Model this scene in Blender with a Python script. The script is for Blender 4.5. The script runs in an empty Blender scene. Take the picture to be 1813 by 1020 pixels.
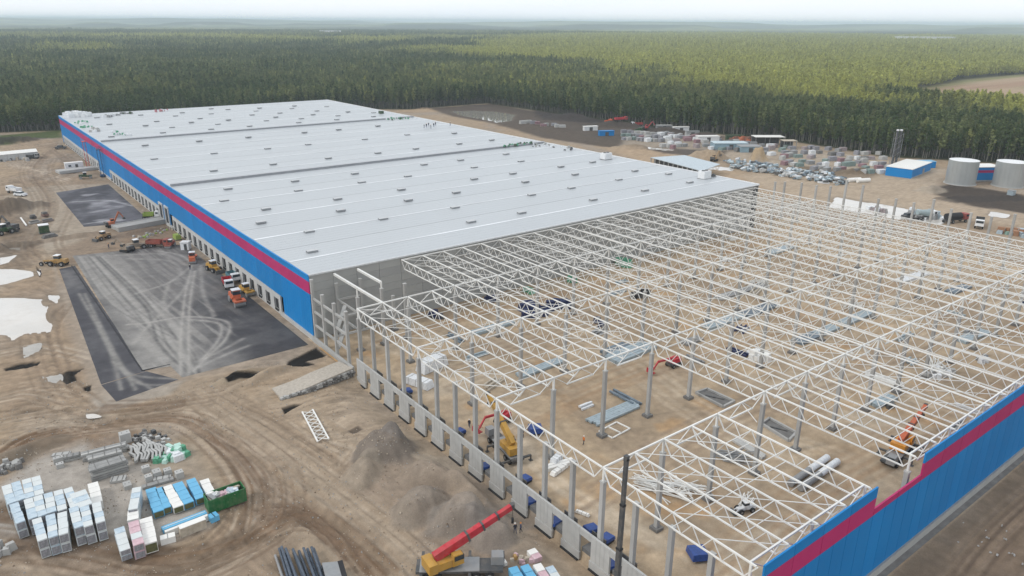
import bpy, math, random
import numpy as np
from mathutils import Vector, Matrix
random.seed(7)
rng = np.random.default_rng(7)
R = math.radians
scene = bpy.context.scene
C = scene.collection

# ------------------------------------------------------------------ camera
CAMP = np.array([-61.4714, -155.678, 71.0455])
F_PX, PITCH, ROLL, YAW = 1316.912, R(19.73595), R(0.38279), R(37.65697)
fw = np.array([math.sin(YAW)*math.cos(PITCH), math.cos(YAW)*math.cos(PITCH), -math.sin(PITCH)])
r0 = np.array([math.cos(YAW), -math.sin(YAW), 0.0]); u0 = np.cross(r0, fw)
rv = r0*math.cos(ROLL)+u0*math.sin(ROLL); uv = -r0*math.sin(ROLL)+u0*math.cos(ROLL)
cam = bpy.data.cameras.new('camera'); camo = bpy.data.objects.new('camera', cam); C.objects.link(camo)
cam.sensor_width = 36; cam.lens = F_PX/1813*36; cam.clip_start = 1; cam.clip_end = 60000
M = Matrix(((rv[0], uv[0], -fw[0]), (rv[1], uv[1], -fw[1]), (rv[2], uv[2], -fw[2])))
camo.matrix_world = Matrix.Translation(Vector(CAMP)) @ M.to_4x4()
scene.camera = camo

# ------------------------------------------------------------------ world, sun, exposure
SUN_EL, SUN_AZ = 40, 288           # azimuth the light comes from, degrees clockwise from +Y
w = bpy.data.worlds.new('World'); scene.world = w; w.use_nodes = True
nt = w.node_tree; nt.nodes.clear()
out = nt.nodes.new('ShaderNodeOutputWorld'); bg = nt.nodes.new('ShaderNodeBackground'); bg.inputs[1].default_value = 0.1
sky = nt.nodes.new('ShaderNodeTexSky'); sky.sky_type = 'NISHITA'; sky.sun_disc = False
sky.sun_elevation = R(SUN_EL); sky.sun_rotation = R(SUN_AZ)
tc = nt.nodes.new('ShaderNodeTexCoord'); mp = nt.nodes.new('ShaderNodeMapping'); mp.inputs['Scale'].default_value = (1.2, 1.2, 5)
ns = nt.nodes.new('ShaderNodeTexNoise'); ns.inputs['Scale'].default_value = 1.6; ns.inputs['Detail'].default_value = 6
rp = nt.nodes.new('ShaderNodeValToRGB'); rp.color_ramp.elements[0].position = .3; rp.color_ramp.elements[1].position = .7
rp.color_ramp.elements[0].color = (10.3, 11.1, 12.1, 1); rp.color_ramp.elements[1].color = (12.4, 12.4, 12.2, 1)
mx = nt.nodes.new('ShaderNodeMixRGB'); mx.inputs[0].default_value = .9
nt.links.new(tc.outputs['Generated'], mp.inputs[0]); nt.links.new(mp.outputs[0], ns.inputs['Vector'])
nt.links.new(ns.outputs['Fac'], rp.inputs[0]); nt.links.new(sky.outputs[0], mx.inputs[1]); nt.links.new(rp.outputs[0], mx.inputs[2])
nt.links.new(mx.outputs[0], bg.inputs[0]); nt.links.new(bg.outputs[0], out.inputs[0])
sun = bpy.data.lights.new('sun', 'SUN'); sun.energy = 1.3; sun.angle = R(10); sun.color = (1, .96, .9)
suno = bpy.data.objects.new('sun', sun); C.objects.link(suno)
sd = Vector((math.sin(R(SUN_AZ))*math.cos(R(SUN_EL)), math.cos(R(SUN_AZ))*math.cos(R(SUN_EL)), math.sin(R(SUN_EL))))
suno.rotation_euler = sd.to_track_quat('Z', 'Y').to_euler()
scene.view_settings.view_transform = 'Standard'; scene.view_settings.look = 'None'
scene.view_settings.exposure = 0.0; scene.view_settings.gamma = 1.0
try: scene.view_settings.use_curve_mapping = False
except Exception: pass
scene.render.engine = 'CYCLES'
scene.cycles.max_bounces = 6; scene.cycles.volume_bounces = 1

# ------------------------------------------------------------------ helpers
def W(px, py, z=0.0):
    """photo pixel -> point on the horizontal plane z"""
    d = fw*F_PX + rv*(px-906.5) - uv*(py-510.0)
    t = (z-CAMP[2])/d[2]
    return np.array([CAMP[0]+t*d[0], CAMP[1]+t*d[1], z])
def PX(P):
    d = np.asarray(P, float)-CAMP; zz = d@fw
    return 906.5+F_PX*(d@rv)/zz, 510.0-F_PX*(d@uv)/zz

_m = {}
def mat(name, col, rough=.7, metal=0, var=.12, scale=1.5, bump=0.0, bscale=8, spec=.3, orand=0, dirt=None, dirtamt=.5, coord='Object'):
    if name in _m: return _m[name]
    m = bpy.data.materials.new(name); m.use_nodes = True; t = m.node_tree
    b = t.nodes['Principled BSDF']; b.inputs['Roughness'].default_value = rough; b.inputs['Metallic'].default_value = metal
    b.inputs['Specular IOR Level'].default_value = spec
    co = t.nodes.new('ShaderNodeTexCoord'); n = t.nodes.new('ShaderNodeTexNoise'); n.inputs['Scale'].default_value = scale; n.inputs['Detail'].default_value = 5
    t.links.new(co.outputs[coord], n.inputs['Vector'])
    r = t.nodes.new('ShaderNodeValToRGB'); r.color_ramp.elements[0].position = .3; r.color_ramp.elements[1].position = .7
    r.color_ramp.elements[0].color = (*[c*(1-var) for c in col], 1); r.color_ramp.elements[1].color = (*[min(.95, c*(1+var)) for c in col], 1)
    t.links.new(n.outputs['Fac'], r.inputs[0]); last = r.outputs[0]
    if dirt:
        n2 = t.nodes.new('ShaderNodeTexNoise'); n2.inputs['Scale'].default_value = scale*.5; n2.inputs['Detail'].default_value = 8; n2.inputs['Roughness'].default_value = .7
        t.links.new(co.outputs[coord], n2.inputs['Vector'])
        r2 = t.nodes.new('ShaderNodeMapRange'); r2.inputs[1].default_value = .45; r2.inputs[2].default_value = .75; r2.inputs[4].default_value = dirtamt
        t.links.new(n2.outputs['Fac'], r2.inputs[0])
        mm = t.nodes.new('ShaderNodeMixRGB'); mm.inputs[2].default_value = (*dirt, 1)
        t.links.new(r2.outputs[0], mm.inputs[0]); t.links.new(last, mm.inputs[1]); last = mm.outputs[0]
    if orand:
        oi = t.nodes.new('ShaderNodeObjectInfo'); ma = t.nodes.new('ShaderNodeMath'); ma.operation = 'MULTIPLY_ADD'; ma.inputs[1].default_value = 2*orand; ma.inputs[2].default_value = 1-orand; t.links.new(oi.outputs['Random'], ma.inputs[0])
        vs_ = t.nodes.new('ShaderNodeVectorMath'); vs_.operation = 'SCALE'; t.links.new(last, vs_.inputs[0]); t.links.new(ma.outputs[0], vs_.inputs['Scale']); last = vs_.outputs[0]
    t.links.new(last, b.inputs['Base Color'])
    if bump:
        n3 = t.nodes.new('ShaderNodeTexNoise'); n3.inputs['Scale'].default_value = bscale; n3.inputs['Detail'].default_value = 4
        t.links.new(co.outputs[coord], n3.inputs['Vector'])
        bp = t.nodes.new('ShaderNodeBump'); bp.inputs['Strength'].default_value = bump; bp.inputs['Distance'].default_value = .1
        t.links.new(n3.outputs['Fac'], bp.inputs['Height']); t.links.new(bp.outputs[0], b.inputs['Normal'])
    _m[name] = m; return m
DIRT = (.22, .18, .14)
WHITE = mat('white_steel', (.70, .70, .68), .5, var=.06, orand=.09, dirt=(.5, .45, .38), dirtamt=.35)
CONC = mat('precast_concrete', (.38, .38, .37), .85, orand=.12, var=.1, scale=.6, dirt=(.28, .26, .24), dirtamt=.5)
CONCD = mat('dark_concrete', (.17, .165, .16), .9, var=.2, scale=.8, bump=.3)
CONCL = mat('light_concrete', (.41, .41, .40), .85, orand=.08, var=.1, scale=.7, dirt=(.33, .31, .28), dirtamt=.4)
BLACK = mat('black_rubber', (.025, .025, .027), .8)
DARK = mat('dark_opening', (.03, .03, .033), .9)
DGREY = mat('dark_grey_metal', (.07, .075, .08), .5, dirt=DIRT)
GREYM = mat('grey_metal', (.30, .31, .32), .45, metal=.3, dirt=DIRT)
YEL = mat('yellow_paint', (.46, .26, .05), .5, dirt=DIRT)
ORG = mat('orange_paint', (.52, .12, .05), .5, dirt=DIRT)
RED = mat('red_paint', (.46, .03, .045), .45, dirt=DIRT, dirtamt=.4)
GRN = mat('green_paint', (.02, .14, .045), .5, dirt=DIRT)
DGRN = mat('dark_green_paint', (.03, .07, .03), .5, dirt=DIRT)
LIME = mat('lime_paint', (.26, .36, .07), .6, dirt=DIRT)
WPAINT = mat('white_paint', (.72, .73, .74), .45, dirt=DIRT, dirtamt=.2)
GLASS = mat('cab_glass', (.03, .04, .05), .12, spec=.6)
NAVY = mat('navy_tarp', (.02, .03, .09), .5, var=.3, scale=2)
BLUET = mat('blue_tarp', (.025, .065, .24), .4, var=.25, scale=2)
GTARP = mat('green_tarp', (.10, .32, .20), .5, var=.3, scale=2)
FILM = mat('white_film_wrap', (.66, .68, .70), .3, var=.12, scale=3)
SAND = (.345, .275, .20)

def setp(o, label=None, cat=None, group=None, kind=None):
    if label: o['label'] = label
    if cat: o['category'] = cat
    if group: o['group'] = group
    if kind: o['kind'] = kind
    return o
def empty(name, loc, rz=0, label=None, cat=None, group=None):
    o = bpy.data.objects.new(name, None); C.objects.link(o); o.location = loc; o.rotation_euler = (0, 0, rz); o.empty_display_size = .5
    return setp(o, label, cat, group)

class MB:
    def __init__(s): s.v = []; s.f = []; s.m = []; s.mats = []
    def mi(s, m):
        if m not in s.mats: s.mats.append(m)
        return s.mats.index(m)
    def add(s, vs, fs, m):
        k = len(s.v); s.v += [tuple(map(float, p)) for p in vs]; i = s.mi(m)
        for f in fs: s.f.append(tuple(a+k for a in f)); s.m.append(i)
    def box(s, c, d, m, rz=0, top=None, ry=0):
        """centre, dims; top=(sx,sy) scales the upper face"""
        tx, ty = top or (1, 1); vs = []
        for z in (-.5, .5):
            for x, y in ((-.5, -.5), (.5, -.5), (.5, .5), (-.5, .5)):
                q = Vector((x*d[0]*(tx if z > 0 else 1), y*d[1]*(ty if z > 0 else 1), z*d[2]))
                if ry: q = Matrix.Rotation(ry, 3, 'Y') @ q
                if rz: q = Matrix.Rotation(rz, 3, 'Z') @ q
                vs.append(q+Vector(c))
        s.add(vs, [(3, 2, 1, 0), (4, 5, 6, 7), (0, 1, 5, 4), (1, 2, 6, 5), (2, 3, 7, 6), (3, 0, 4, 7)], m); return s
    def bar(s, a, b, w_, h, m):
        a = Vector(a); b = Vector(b); d = (b-a); L = d.length
        if L < 1e-6: return s
        d /= L; up = Vector((0, 0, 1)) if abs(d.z) < .98 else Vector((1, 0, 0))
        x = d.cross(up).normalized(); y = x.cross(d).normalized(); vs = []
        for p in (a, b):
            for i, j in ((-1, -1), (1, -1), (1, 1), (-1, 1)): vs.append(p+x*i*w_/2+y*j*h/2)
        s.add(vs, [(3, 2, 1, 0), (4, 5, 6, 7), (0, 1, 5, 4), (1, 2, 6, 5), (2, 3, 7, 6), (3, 0, 4, 7)], m); return s
    def cyl(s, a, b, r, m, n=12, r2=None, cap=True):
        a = Vector(a); b = Vector(b); d = (b-a).normalized(); up = Vector((0, 0, 1)) if abs(d.z) < .98 else Vector((1, 0, 0))
        x = d.cross(up).normalized(); y = x.cross(d).normalized(); r2 = r if r2 is None else r2
        vs = []
        for p, q in ((a, r), (b, r2)):
            for i in range(n):
                t = 2*math.pi*i/n; vs.append(p+x*math.cos(t)*q+y*math.sin(t)*q)
        fs = [(i, (i+1) % n, n+(i+1) % n, n+i) for i in range(n)]
        if cap: fs += [tuple(range(n))[::-1], tuple(range(n, 2*n))]
        s.add(vs, fs, m); return s
    def mesh(s, name):
        me = bpy.data.meshes.new(name); me.from_pydata(s.v, [], s.f)
        for m in s.mats: me.materials.append(m)
        me.polygons.foreach_set('material_index', s.m); me.update(); return me
    def build(s, name, parent=None, loc=(0, 0, 0), rz=0):
        return put(name, s.mesh(name), parent, loc, rz)
def put(name, me, parent=None, loc=(0, 0, 0), rz=0):
    o = bpy.data.objects.new(name, me); C.objects.link(o); o.location = loc
    if rz: o.rotation_euler = (0, 0, rz)
    if parent: o.parent = parent
    return o
def tree_copy(o, parent=None, kids=None):
    c = o.copy(); C.objects.link(c)
    if parent: c.parent = parent
    for ch in kids.get(o, []): tree_copy(ch, c, kids)
    return c
def kids_of(root, objs):
    k = {}
    for o in objs:
        if o.parent: k.setdefault(o.parent, []).append(o)
    return k
def dup(root, loc, rz, label, parts, **kw):
    """copy a thing and its parts; parts = list of all its descendants"""
    c = tree_copy(root, None, kids_of(root, parts)); c.location = loc; c.rotation_euler = (0, 0, rz); c['label'] = label
    for k, v in kw.items(): c[k] = v
    return c
def descend(root): 
    o = []
    for ch in root.children: o.append(ch); o += descend(ch)
    return o
ORD = ['first', 'second', 'third', 'fourth', 'fifth', 'sixth', 'seventh', 'eighth', 'ninth', 'tenth', 'eleventh', 'twelfth', 'thirteenth', 'fourteenth', 'fifteenth', 'sixteenth', 'seventeenth', 'eighteenth', 'nineteenth', 'twentieth']
TENS = ['', '', 'twenty', 'thirty', 'forty', 'fifty', 'sixty', 'seventy', 'eighty', 'ninety']
def ordn(i):
    n = i+1
    if n <= 20: return ORD[n-1]
    h, t = divmod(n, 100); pre = {0: '', 1: 'hundred and ', 2: 'two hundred and '}[h]
    if t == 0: return {1: 'hundredth', 2: 'two hundredth'}[h]
    if t <= 20: return pre+ORD[t-1]
    a, b = divmod(t, 10); return pre+(TENS[a][:-1]+'ieth' if b == 0 else TENS[a]+'-'+ORD[b-1])

# ------------------------------------------------------------------ noise + ground
def vnoise(X, Y, sc, seed):
    g = np.random.default_rng(seed).random((256, 256)); x = X/sc+1000; y = Y/sc+1000
    xi = np.floor(x).astype(int); yi = np.floor(y).astype(int); fx = x-xi; fy = y-yi
    fx = fx*fx*(3-2*fx); fy = fy*fy*(3-2*fy); xi &= 255; yi &= 255; x1 = (xi+1) & 255; y1 = (yi+1) & 255
    return (g[xi, yi]*(1-fx)+g[x1, yi]*fx)*(1-fy)+(g[xi, y1]*(1-fx)+g[x1, y1]*fx)*fy
def fbm(X, Y, sc, seed, oc=4, pers=.5):
    s = 0; a = 1; t = 0
    for i in range(oc): s = s+a*vnoise(X, Y, sc/2**i, seed+i*17); t += a; a *= pers
    return s/t
def sm(x, a, b):
    t = np.clip((x-a)/(b-a), 0, 1); return t*t*(3-2*t)
def poly_sd(X, Y, P):
    """signed distance to polygon, positive inside"""
    P = np.asarray(P)[:, :2]; ins = np.zeros(X.shape, bool); D = np.full(X.shape, 1e9)
    for i in range(len(P)):
        a = P[i]; b = P[(i+1) % len(P)]
        c = ((a[1] > Y) != (b[1] > Y)) & (X < (b[0]-a[0])*(Y-a[1])/((b[1]-a[1]) or 1e-9)+a[0]); ins ^= c
        D = np.minimum(D, segd(X, Y, a, b))
    return np.where(ins, D, -D)
def segd(X, Y, a, b):
    dx, dy = b[0]-a[0], b[1]-a[1]; t = np.clip(((X-a[0])*dx+(Y-a[1])*dy)/(dx*dx+dy*dy+1e-12), 0, 1)
    return np.hypot(X-a[0]-t*dx, Y-a[1]-t*dy)
def smooth(P, n=6):
    P = [np.asarray(p)[:2] for p in P]; o = []
    Q = [2*P[0]-P[1]]+P+[2*P[-1]-P[-2]]
    for i in range(1, len(Q)-2):
        for k in range(n):
            t = k/n; p0, p1, p2, p3 = Q[i-1:i+3]
            o.append(.5*((2*p1)+(-p0+p2)*t+(2*p0-5*p1+4*p2-p3)*t*t+(-p0+3*p1-3*p2+p3)*t**3))
    o.append(P[-1]); return np.array(o)
def offset(P, d):
    T = np.gradient(P, axis=0); T /= np.linalg.norm(T, axis=1)[:, None]+1e-9
    return P+np.stack([T[:, 1], -T[:, 0]], 1)*d
def rng_lines(segs):
    o = []
    for a, b, s in segs: o += list(np.arange(a, b-1e-6, s))
    return o
def geo(a, b, n): return list(np.geomspace(a, b, n))
xl = np.array(sorted([-x for x in geo(112, 31000, 26)]+rng_lines([(-110, -76, 1), (-76, 0, .26), (0, 112, .6), (112, 192, 1.5), (192, 420, 3)])+geo(420, 31000, 44)))
yl = np.array(sorted([-x for x in geo(162, 31000, 24)]+rng_lines([(-160, -130, .5), (-130, 10, .26), (10, 130, .6), (130, 450, 2)])+geo(450, 31000, 44)))
KG = .82
GX, GY = np.meshgrid(xl, yl, indexing='ij')

def P2(l, z=0): return [W(*q, z)[:2] for q in l]
class Ground:
    pass
def layer(col, c, m):
    return col*(1-m[..., None])+np.array(c)*m[..., None]
Z = np.zeros(GX.shape)
col = np.zeros(GX.shape+(3,))+np.array(SAND)
n1 = fbm(GX, GY, 40, 1); n2 = fbm(GX, GY, 9, 2); n3 = fbm(GX, GY, 2.5, 3)
col = layer(col, (.255, .20, .15), sm(n1*.6+n2*.4, .42, .66)*.6)
col = layer(col, (.42, .355, .28), sm(n2, .55, .75)*.5)
col = layer(col, (.30, .28, .26), sm(fbm(GX, GY, 22, 9), .5, .68)*.45)
near = (GX < 5) & (GY < 450)
wob = (fbm(GX, GY, 6, 21)-.5)*3
def zone(px, c, a=1, soft=2.5, wb=1.0, z=None, dz=0):
    global col, Z
    P = P2(px) if px and not hasattr(px[0], 'shape') else px
    m = sm(poly_sd(GX, GY, P)+wob*wb, -soft, soft)*a; col = layer(col, c, m)
    if dz: Z += m*dz
# the building pad interior
inter = ((GX > -1) & (GX < 200) & (GY < 2) & (GY > -122)).astype(float)
col = layer(col, (.37, .30, .215), inter*.75)
col = layer(col, (.27, .22, .165), inter*sm(fbm(GX, GY, 14, 31), .5, .7)*.6)
col = layer(col, (.43, .38, .31), inter*sm(fbm(GX, GY, 10, 37), .55, .75)*.5)
col = layer(col, (.40, .25, .12), inter*sm(fbm(GX, GY, 7, 38), .62, .8)*.5)
# brown soil by the blue south wall
zone([(1560, 1030), (1813, 825), (2300, 500), (2600, 1200), (1500, 1300)], (.20, .155, .115), .8)
# sandy road from the yard to the lower right
zone([(325, 672), (395, 665), (480, 730), (640, 840), (760, 940), (830, 1100), (560, 1100), (480, 960), (400, 850), (330, 760), (250, 720)], (.345, .285, .22), .85, 2, .6)
# grey margin around the asphalt yards
zone([(95, 470), (108, 560), (150, 660), (165, 735), (300, 700), (330, 672), (205, 700)], (.36, .335, .30), .8, 1, .3)
zone([(0, 350), (60, 330), (200, 325), (265, 395), (190, 440), (110, 460), (60, 440), (30, 390)], (.375, .335, .28), .8, 2, .5)
zone([(95, 445), (200, 400), (300, 385), (320, 420), (200, 450), (105, 470)], (.23, .175, .13), .7, 2)
# storage island gravel
zone([(-60, 900), (60, 815), (200, 770), (340, 790), (390, 870), (370, 935), (250, 985), (100, 985), (-40, 940)], (.41, .39, .365), .95, 1.5, .5)
zone([(240, 800), (330, 770), (400, 830), (395, 870), (330, 860)], (.33, .27, .20), .7, 2)
# dark wet soil left of the yard
zone([(20, 790), (60, 765), (200, 745), (300, 727), (340, 735), (200, 760), (70, 800), (30, 805)], (.20, .14, .095), .8, 1, .5)
zone([(150, 770), (245, 762), (250, 790), (160, 795)], (.20, .13, .075), .6, 1, .5)
zone([(0, 345), (45, 360), (60, 420), (60, 470), (0, 480)], (.17, .135, .105), .7, 3)
zone([(0, 500), (100, 480), (150, 600), (180, 700), (0, 740)], (.30, .235, .175), .6, 3)
# lower left dark loam corner
zone([(-80, 1000), (60, 950), (200, 990), (420, 985), (470, 930), (520, 960), (450, 1120), (-60, 1120)], (.25, .20, .155), .7, 2)
# gravel mounds area
zone([(620, 800), (680, 760), (730, 775), (740, 820), (860, 850), (960, 940), (940, 1100), (760, 1100), (740, 930), (600, 850)], (.30, .25, .205), .85, 1.5, .6)
zone([(780, 850), (840, 860), (880, 900), (800, 920)], (.40, .31, .235), .5, 1.5)
# strip beside the dock wall
zone([(640, 690), (700, 745), (840, 850), (1000, 975), (1060, 1060), (980, 1060), (860, 940), (760, 840), (620, 720)], (.42, .36, .29), .6, 1.2)
zone([(470, 720), (620, 680), (720, 760), (640, 800), (560, 850), (480, 780)], (.375, .31, .24), .7, 2)
# sandy road east of the hall
zone([(700, 198), (790, 198), (900, 225), (1050, 258), (1180, 300), (1330, 340), (1560, 380), (1560, 360), (1340, 312), (1180, 272), (1060, 245), (900, 212), (780, 192), (720, 192)], (.40, .31, .22), .95, 3, .5)
zone([(1330, 300), (1500, 320), (1650, 330), (1813, 350), (1900, 460), (1500, 380), (1350, 335)], (.36, .29, .22), .8, 3)
# peat and dark spoil in the clearing
zone([(760, 192), (870, 184), (960, 200), (1250, 238), (1330, 262), (1300, 270), (1080, 262), (960, 244), (870, 218), (800, 206)], (.075, .062, .053), .93, 3, .8)
zone([(930, 185), (1060, 205), (1180, 222), (1240, 236), (1100, 222), (960, 212)], (.045, .04, .042), .9, 3)
zone([(1110, 236), (1330, 258), (1570, 280), (1650, 300), (1560, 305), (1500, 300), (1300, 285), (1190, 266), (1100, 258)], (.40, .35, .29), .7, 3); zone([(1500, 300), (1680, 300), (1650, 340), (1813, 345), (1813, 400), (1400, 350), (1300, 310)], (.44, .37, .29), .7, 3)
zone([(1130, 260), (1290, 268), (1270, 280), (1180, 272)], (.06, .052, .05), .85, 2)
zone([(1640, 340), (1680, 325), (1813, 345), (1900, 380), (1813, 378), (1720, 365)], (.055, .045, .04), .95, 2, .8)
zone([(1380, 290), (1470, 298), (1560, 305), (1540, 318), (1440, 308)], (.12, .09, .06), .6, 2)
# grass by the far left
zone([(-300, 262), (0, 240), (112, 230), (112, 244), (60, 246), (20, 256), (-300, 285)], (.055, .085, .022), .95, 4, 1)
# forest floor
clear_px = [(-700, 258), (0, 236), (104, 231), (150, 222), (560, 202), (700, 195), (880, 186), (1000, 205), (1200, 231), (1400, 249), (1560, 276), (1813, 290), (2200, 330), (3200, 900), (2400, 2200), (-1500, 2200), (-1400, 500)]
CLEAR = [(-420, 440), (-27, 441), (4, 430), (235, 430), (262, 408), (345, 412), (346, 300), (352, 185), (372, 115), (364, 50), (400, -7), (460, -120), (470, -700), (-700, -700), (-700, 440)]
fo = sm(-poly_sd(GX, GY, CLEAR)+wob, -3, 3)
col = layer(col, (.035, .042, .02), fo)
fieldP = P2([(1570, 166), (1700, 143), (1813, 132), (2100, 124), (2200, 212), (1813, 204), (1740, 194), (1640, 188)])
FIELD2 = P2([(795, 110), (850, 108), (870, 114), (815, 117)])
fm = sm(poly_sd(GX, GY, fieldP)+wob*5, -12, 12)
col = layer(col, (.40, .31, .22), fm); col = layer(col, (.30, .19, .13), fm*sm(fbm(GX, GY, 45, 57), .45, .6)*.7); col = layer(col, (.18, .20, .07), fm*sm(fbm(GX, GY, 60, 55), .58, .7)*.7); col = layer(col, (.14, .18, .05), fm*sm(poly_sd(GX, GY, fieldP), 30, 6)*.8)

def track(px, n=1, spread=0, c=(.19, .145, .105), a=.6, wd=.3, gauge=.95, dz=-.09, seed=0, world=None):
    """pairs of wheel marks along a curve"""
    global col, Z
    rs = np.random.default_rng(seed+len(px or world)*13+int((px or world)[0][0]))
    base = smooth(P2(px) if px else world)
    for k in range(n):
        off = rs.normal(0, spread) if spread else 0
        P = offset(base, off); P = P+rs.normal(0, .25, 2)
        i0, i1 = 0, len(P)
        if n > 2: i0 = rs.integers(0, len(P)//4+1); i1 = len(P)-rs.integers(0, len(P)//4+1)
        al = a*rs.uniform(.5, 1)
        for g in ((-gauge, gauge) if gauge else (0,)):
            Q = offset(P, g)[i0:i1]
            if len(Q) < 3: continue
            x0, x1, y0, y1 = Q[:, 0].min()-3, Q[:, 0].max()+3, Q[:, 1].min()-3, Q[:, 1].max()+3
            ia, ib = np.searchsorted(xl, (x0, x1)); ja, jb = np.searchsorted(yl, (y0, y1))
            if ib-ia < 2 or jb-ja < 2: continue
            X = GX[ia:ib, ja:jb]; Y = GY[ia:ib, ja:jb]; D = np.full(X.shape, 1e9)
            for s in range(len(Q)-1):
                # restrict to the segment's own box
                a0 = np.searchsorted(xl[ia:ib], (min(Q[s, 0], Q[s+1, 0])-2, max(Q[s, 0], Q[s+1, 0])+2))
                b0 = np.searchsorted(yl[ja:jb], (min(Q[s, 1], Q[s+1, 1])-2, max(Q[s, 1], Q[s+1, 1])+2))
                sl = (slice(*a0), slice(*b0)); D[sl] = np.minimum(D[sl], segd(X[sl], Y[sl], Q[s], Q[s+1]))
            m = np.exp(-(D/wd)**4)*(.55+.9*n3[ia:ib, ja:jb])
            col[ia:ib, ja:jb] = layer(col[ia:ib, ja:jb], c, np.clip(m*al, 0, 1)); Z[ia:ib, ja:jb] += m*dz
DK = (.17, .12, .085); LT = (.46, .40, .33); MD = (.23, .18, .135)
# haul loop round the storage island
loop = [(20, 800), (70, 772), (200, 750), (320, 745), (390, 790), (435, 850), (440, 900), (420, 950), (330, 1010), (180, 1030)]
track(loop, 2, .5, (.17, .115, .075), .95, .7, seed=1); track(loop, 4, 2.2, DK, .5, .35, seed=12); track(loop, 5, 2.6, LT, .45, .3, seed=2)
for px in ([(330, 745), (420, 800), (470, 860), (560, 930), (640, 1020)], [(350, 740), (455, 800), (490, 850), (480, 920), (380, 980), (250, 1020)]):
    track(px, 4, 1.8, DK, .5, .35, seed=3); track(px, 3, 2.2, LT, .3, .3, seed=4)
track([(-40, 900), (60, 925), (160, 965), (300, 990), (430, 960), (520, 920), (600, 940), (680, 1020)], 2, .5, (.17, .115, .075), .95, .7, seed=5); track([(-40, 925), (60, 940), (160, 985), (300, 1000), (430, 960), (520, 920), (600, 940), (680, 1020)], 6, 2.2, MD, .7, .35, seed=55)
track([(-40, 950), (60, 970), (160, 1000), (300, 1010)], 4, 1.5, DK, .6, .5, seed=6)
track([(430, 920), (470, 900), (540, 905), (600, 950), (650, 1020)], 5, 1.2, DK, .65, .35, seed=7)
track([(300, 1000), (380, 960), (430, 900), (440, 850)], 6, 2.4, MD, .6, .35, seed=8)
track([(0, 1000), (120, 1010), (300, 1050)], 4, 2, LT, .4, .4, seed=9)
track([(340, 690), (420, 745), (560, 850), (700, 960), (800, 1060)], 8, 3.5, (.27, .215, .16), .45, .4, seed=10)
track([(340, 690), (420, 745), (560, 850), (700, 960), (800, 1060)], 5, 4, LT, .3, .4, seed=11)
for k, y0 in enumerate((620, 650, 690, 715, 735)):
    track([(-20, y0+10), (60, y0-5), (120, y0+5), (170, y0+20)], 3, 1.5, MD if k % 2 else LT, .5, .35, seed=20+k)
track([(0, 745), (80, 730), (180, 738), (300, 722), (420, 700)], 6, 1.8, MD, .6, .4, seed=30)
track([(0, 760), (80, 742), (200, 735)], 6, 2.5, LT, .4, .35, seed=31)
track([(180, 725), (260, 722), (340, 712)], 3, .8, DK, .7, .5, seed=32)
track([(100, 540), (70, 590), (100, 680), (150, 730)], 4, 2, MD, .5, .4, seed=33)
track([(80, 470), (60, 430), (90, 360), (60, 300), (100, 255)], 6, 4, MD, .55, .6, seed=34)
track([(0, 290), (60, 300), (150, 330)], 4, 3, LT, .5, .7, seed=35); track([(0, 330), (80, 318), (140, 290), (110, 260)], 6, 4, MD, .6, .8, seed=36)
track([(400, 700), (480, 735), (540, 770), (640, 830)], 4, 1.5, MD, .5, .35, seed=37)
track([(540, 735), (590, 770), (640, 790), (610, 840)], 5, 2.5, LT, .4, .35, seed=38)
track([(480, 690), (560, 672), (600, 655)], 3, 1.2, MD, .5, .4, seed=39)
for k, dx in enumerate((0, 25, 50, 80, 110, 150, 200)):
    track([(1640+dx, 1100), (1740+dx, 960), (1860+dx, 850), (2000+dx, 740)], 3, 1.2, (.14, .105, .08) if k % 2 else (.28, .22, .165), .6, .4, seed=40+k)
# inside the frame: wheel marks between the columns
for k in range(9):
    x = 8+k*19; track(None, 3, 2.4, (.25, .20, .15) if k % 2 else (.46, .40, .32), .5, .7, seed=60+k, world=[np.array([x, -6.]), np.array([x+6, -40.]), np.array([x-2, -80.]), np.array([x+5, -116.])])
for k, y in enumerate((-12, -36, -60, -84, -108)):
    track(None, 4, 2.5, (.24, .19, .145) if k % 2 else (.28, .2, .13), .5, .5, seed=80+k, world=[np.array([4., y]), np.array([50., y+3]), np.array([110., y-3]), np.array([180., y+2])])
calm = np.zeros(GX.shape)
for px, a in (([(325, 672), (395, 665), (480, 730), (640, 840), (760, 940), (850, 1100), (560, 1100), (500, 960), (420, 850), (350, 760), (270, 720)], .8), ([(95, 470), (108, 560), (150, 660), (165, 740), (300, 722), (400, 690), (330, 660), (205, 690)], .9), ([(30, 345), (200, 325), (265, 395), (190, 440), (60, 440)], .7), ([(-60, 900), (60, 815), (200, 770), (340, 790), (390, 870), (370, 935), (250, 985), (100, 985), (-40, 940)], .85), ([(640, 690), (700, 745), (840, 850), (1000, 975), (1060, 1060), (980, 1060), (860, 940), (760, 840), (620, 720)], .6), ([(620, 800), (680, 760), (740, 770), (860, 850), (960, 940), (940, 1100), (760, 1100), (600, 850)], .6)):
    calm = np.maximum(calm, sm(poly_sd(GX, GY, P2(px))+wob, -2, 2)*a)
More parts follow.
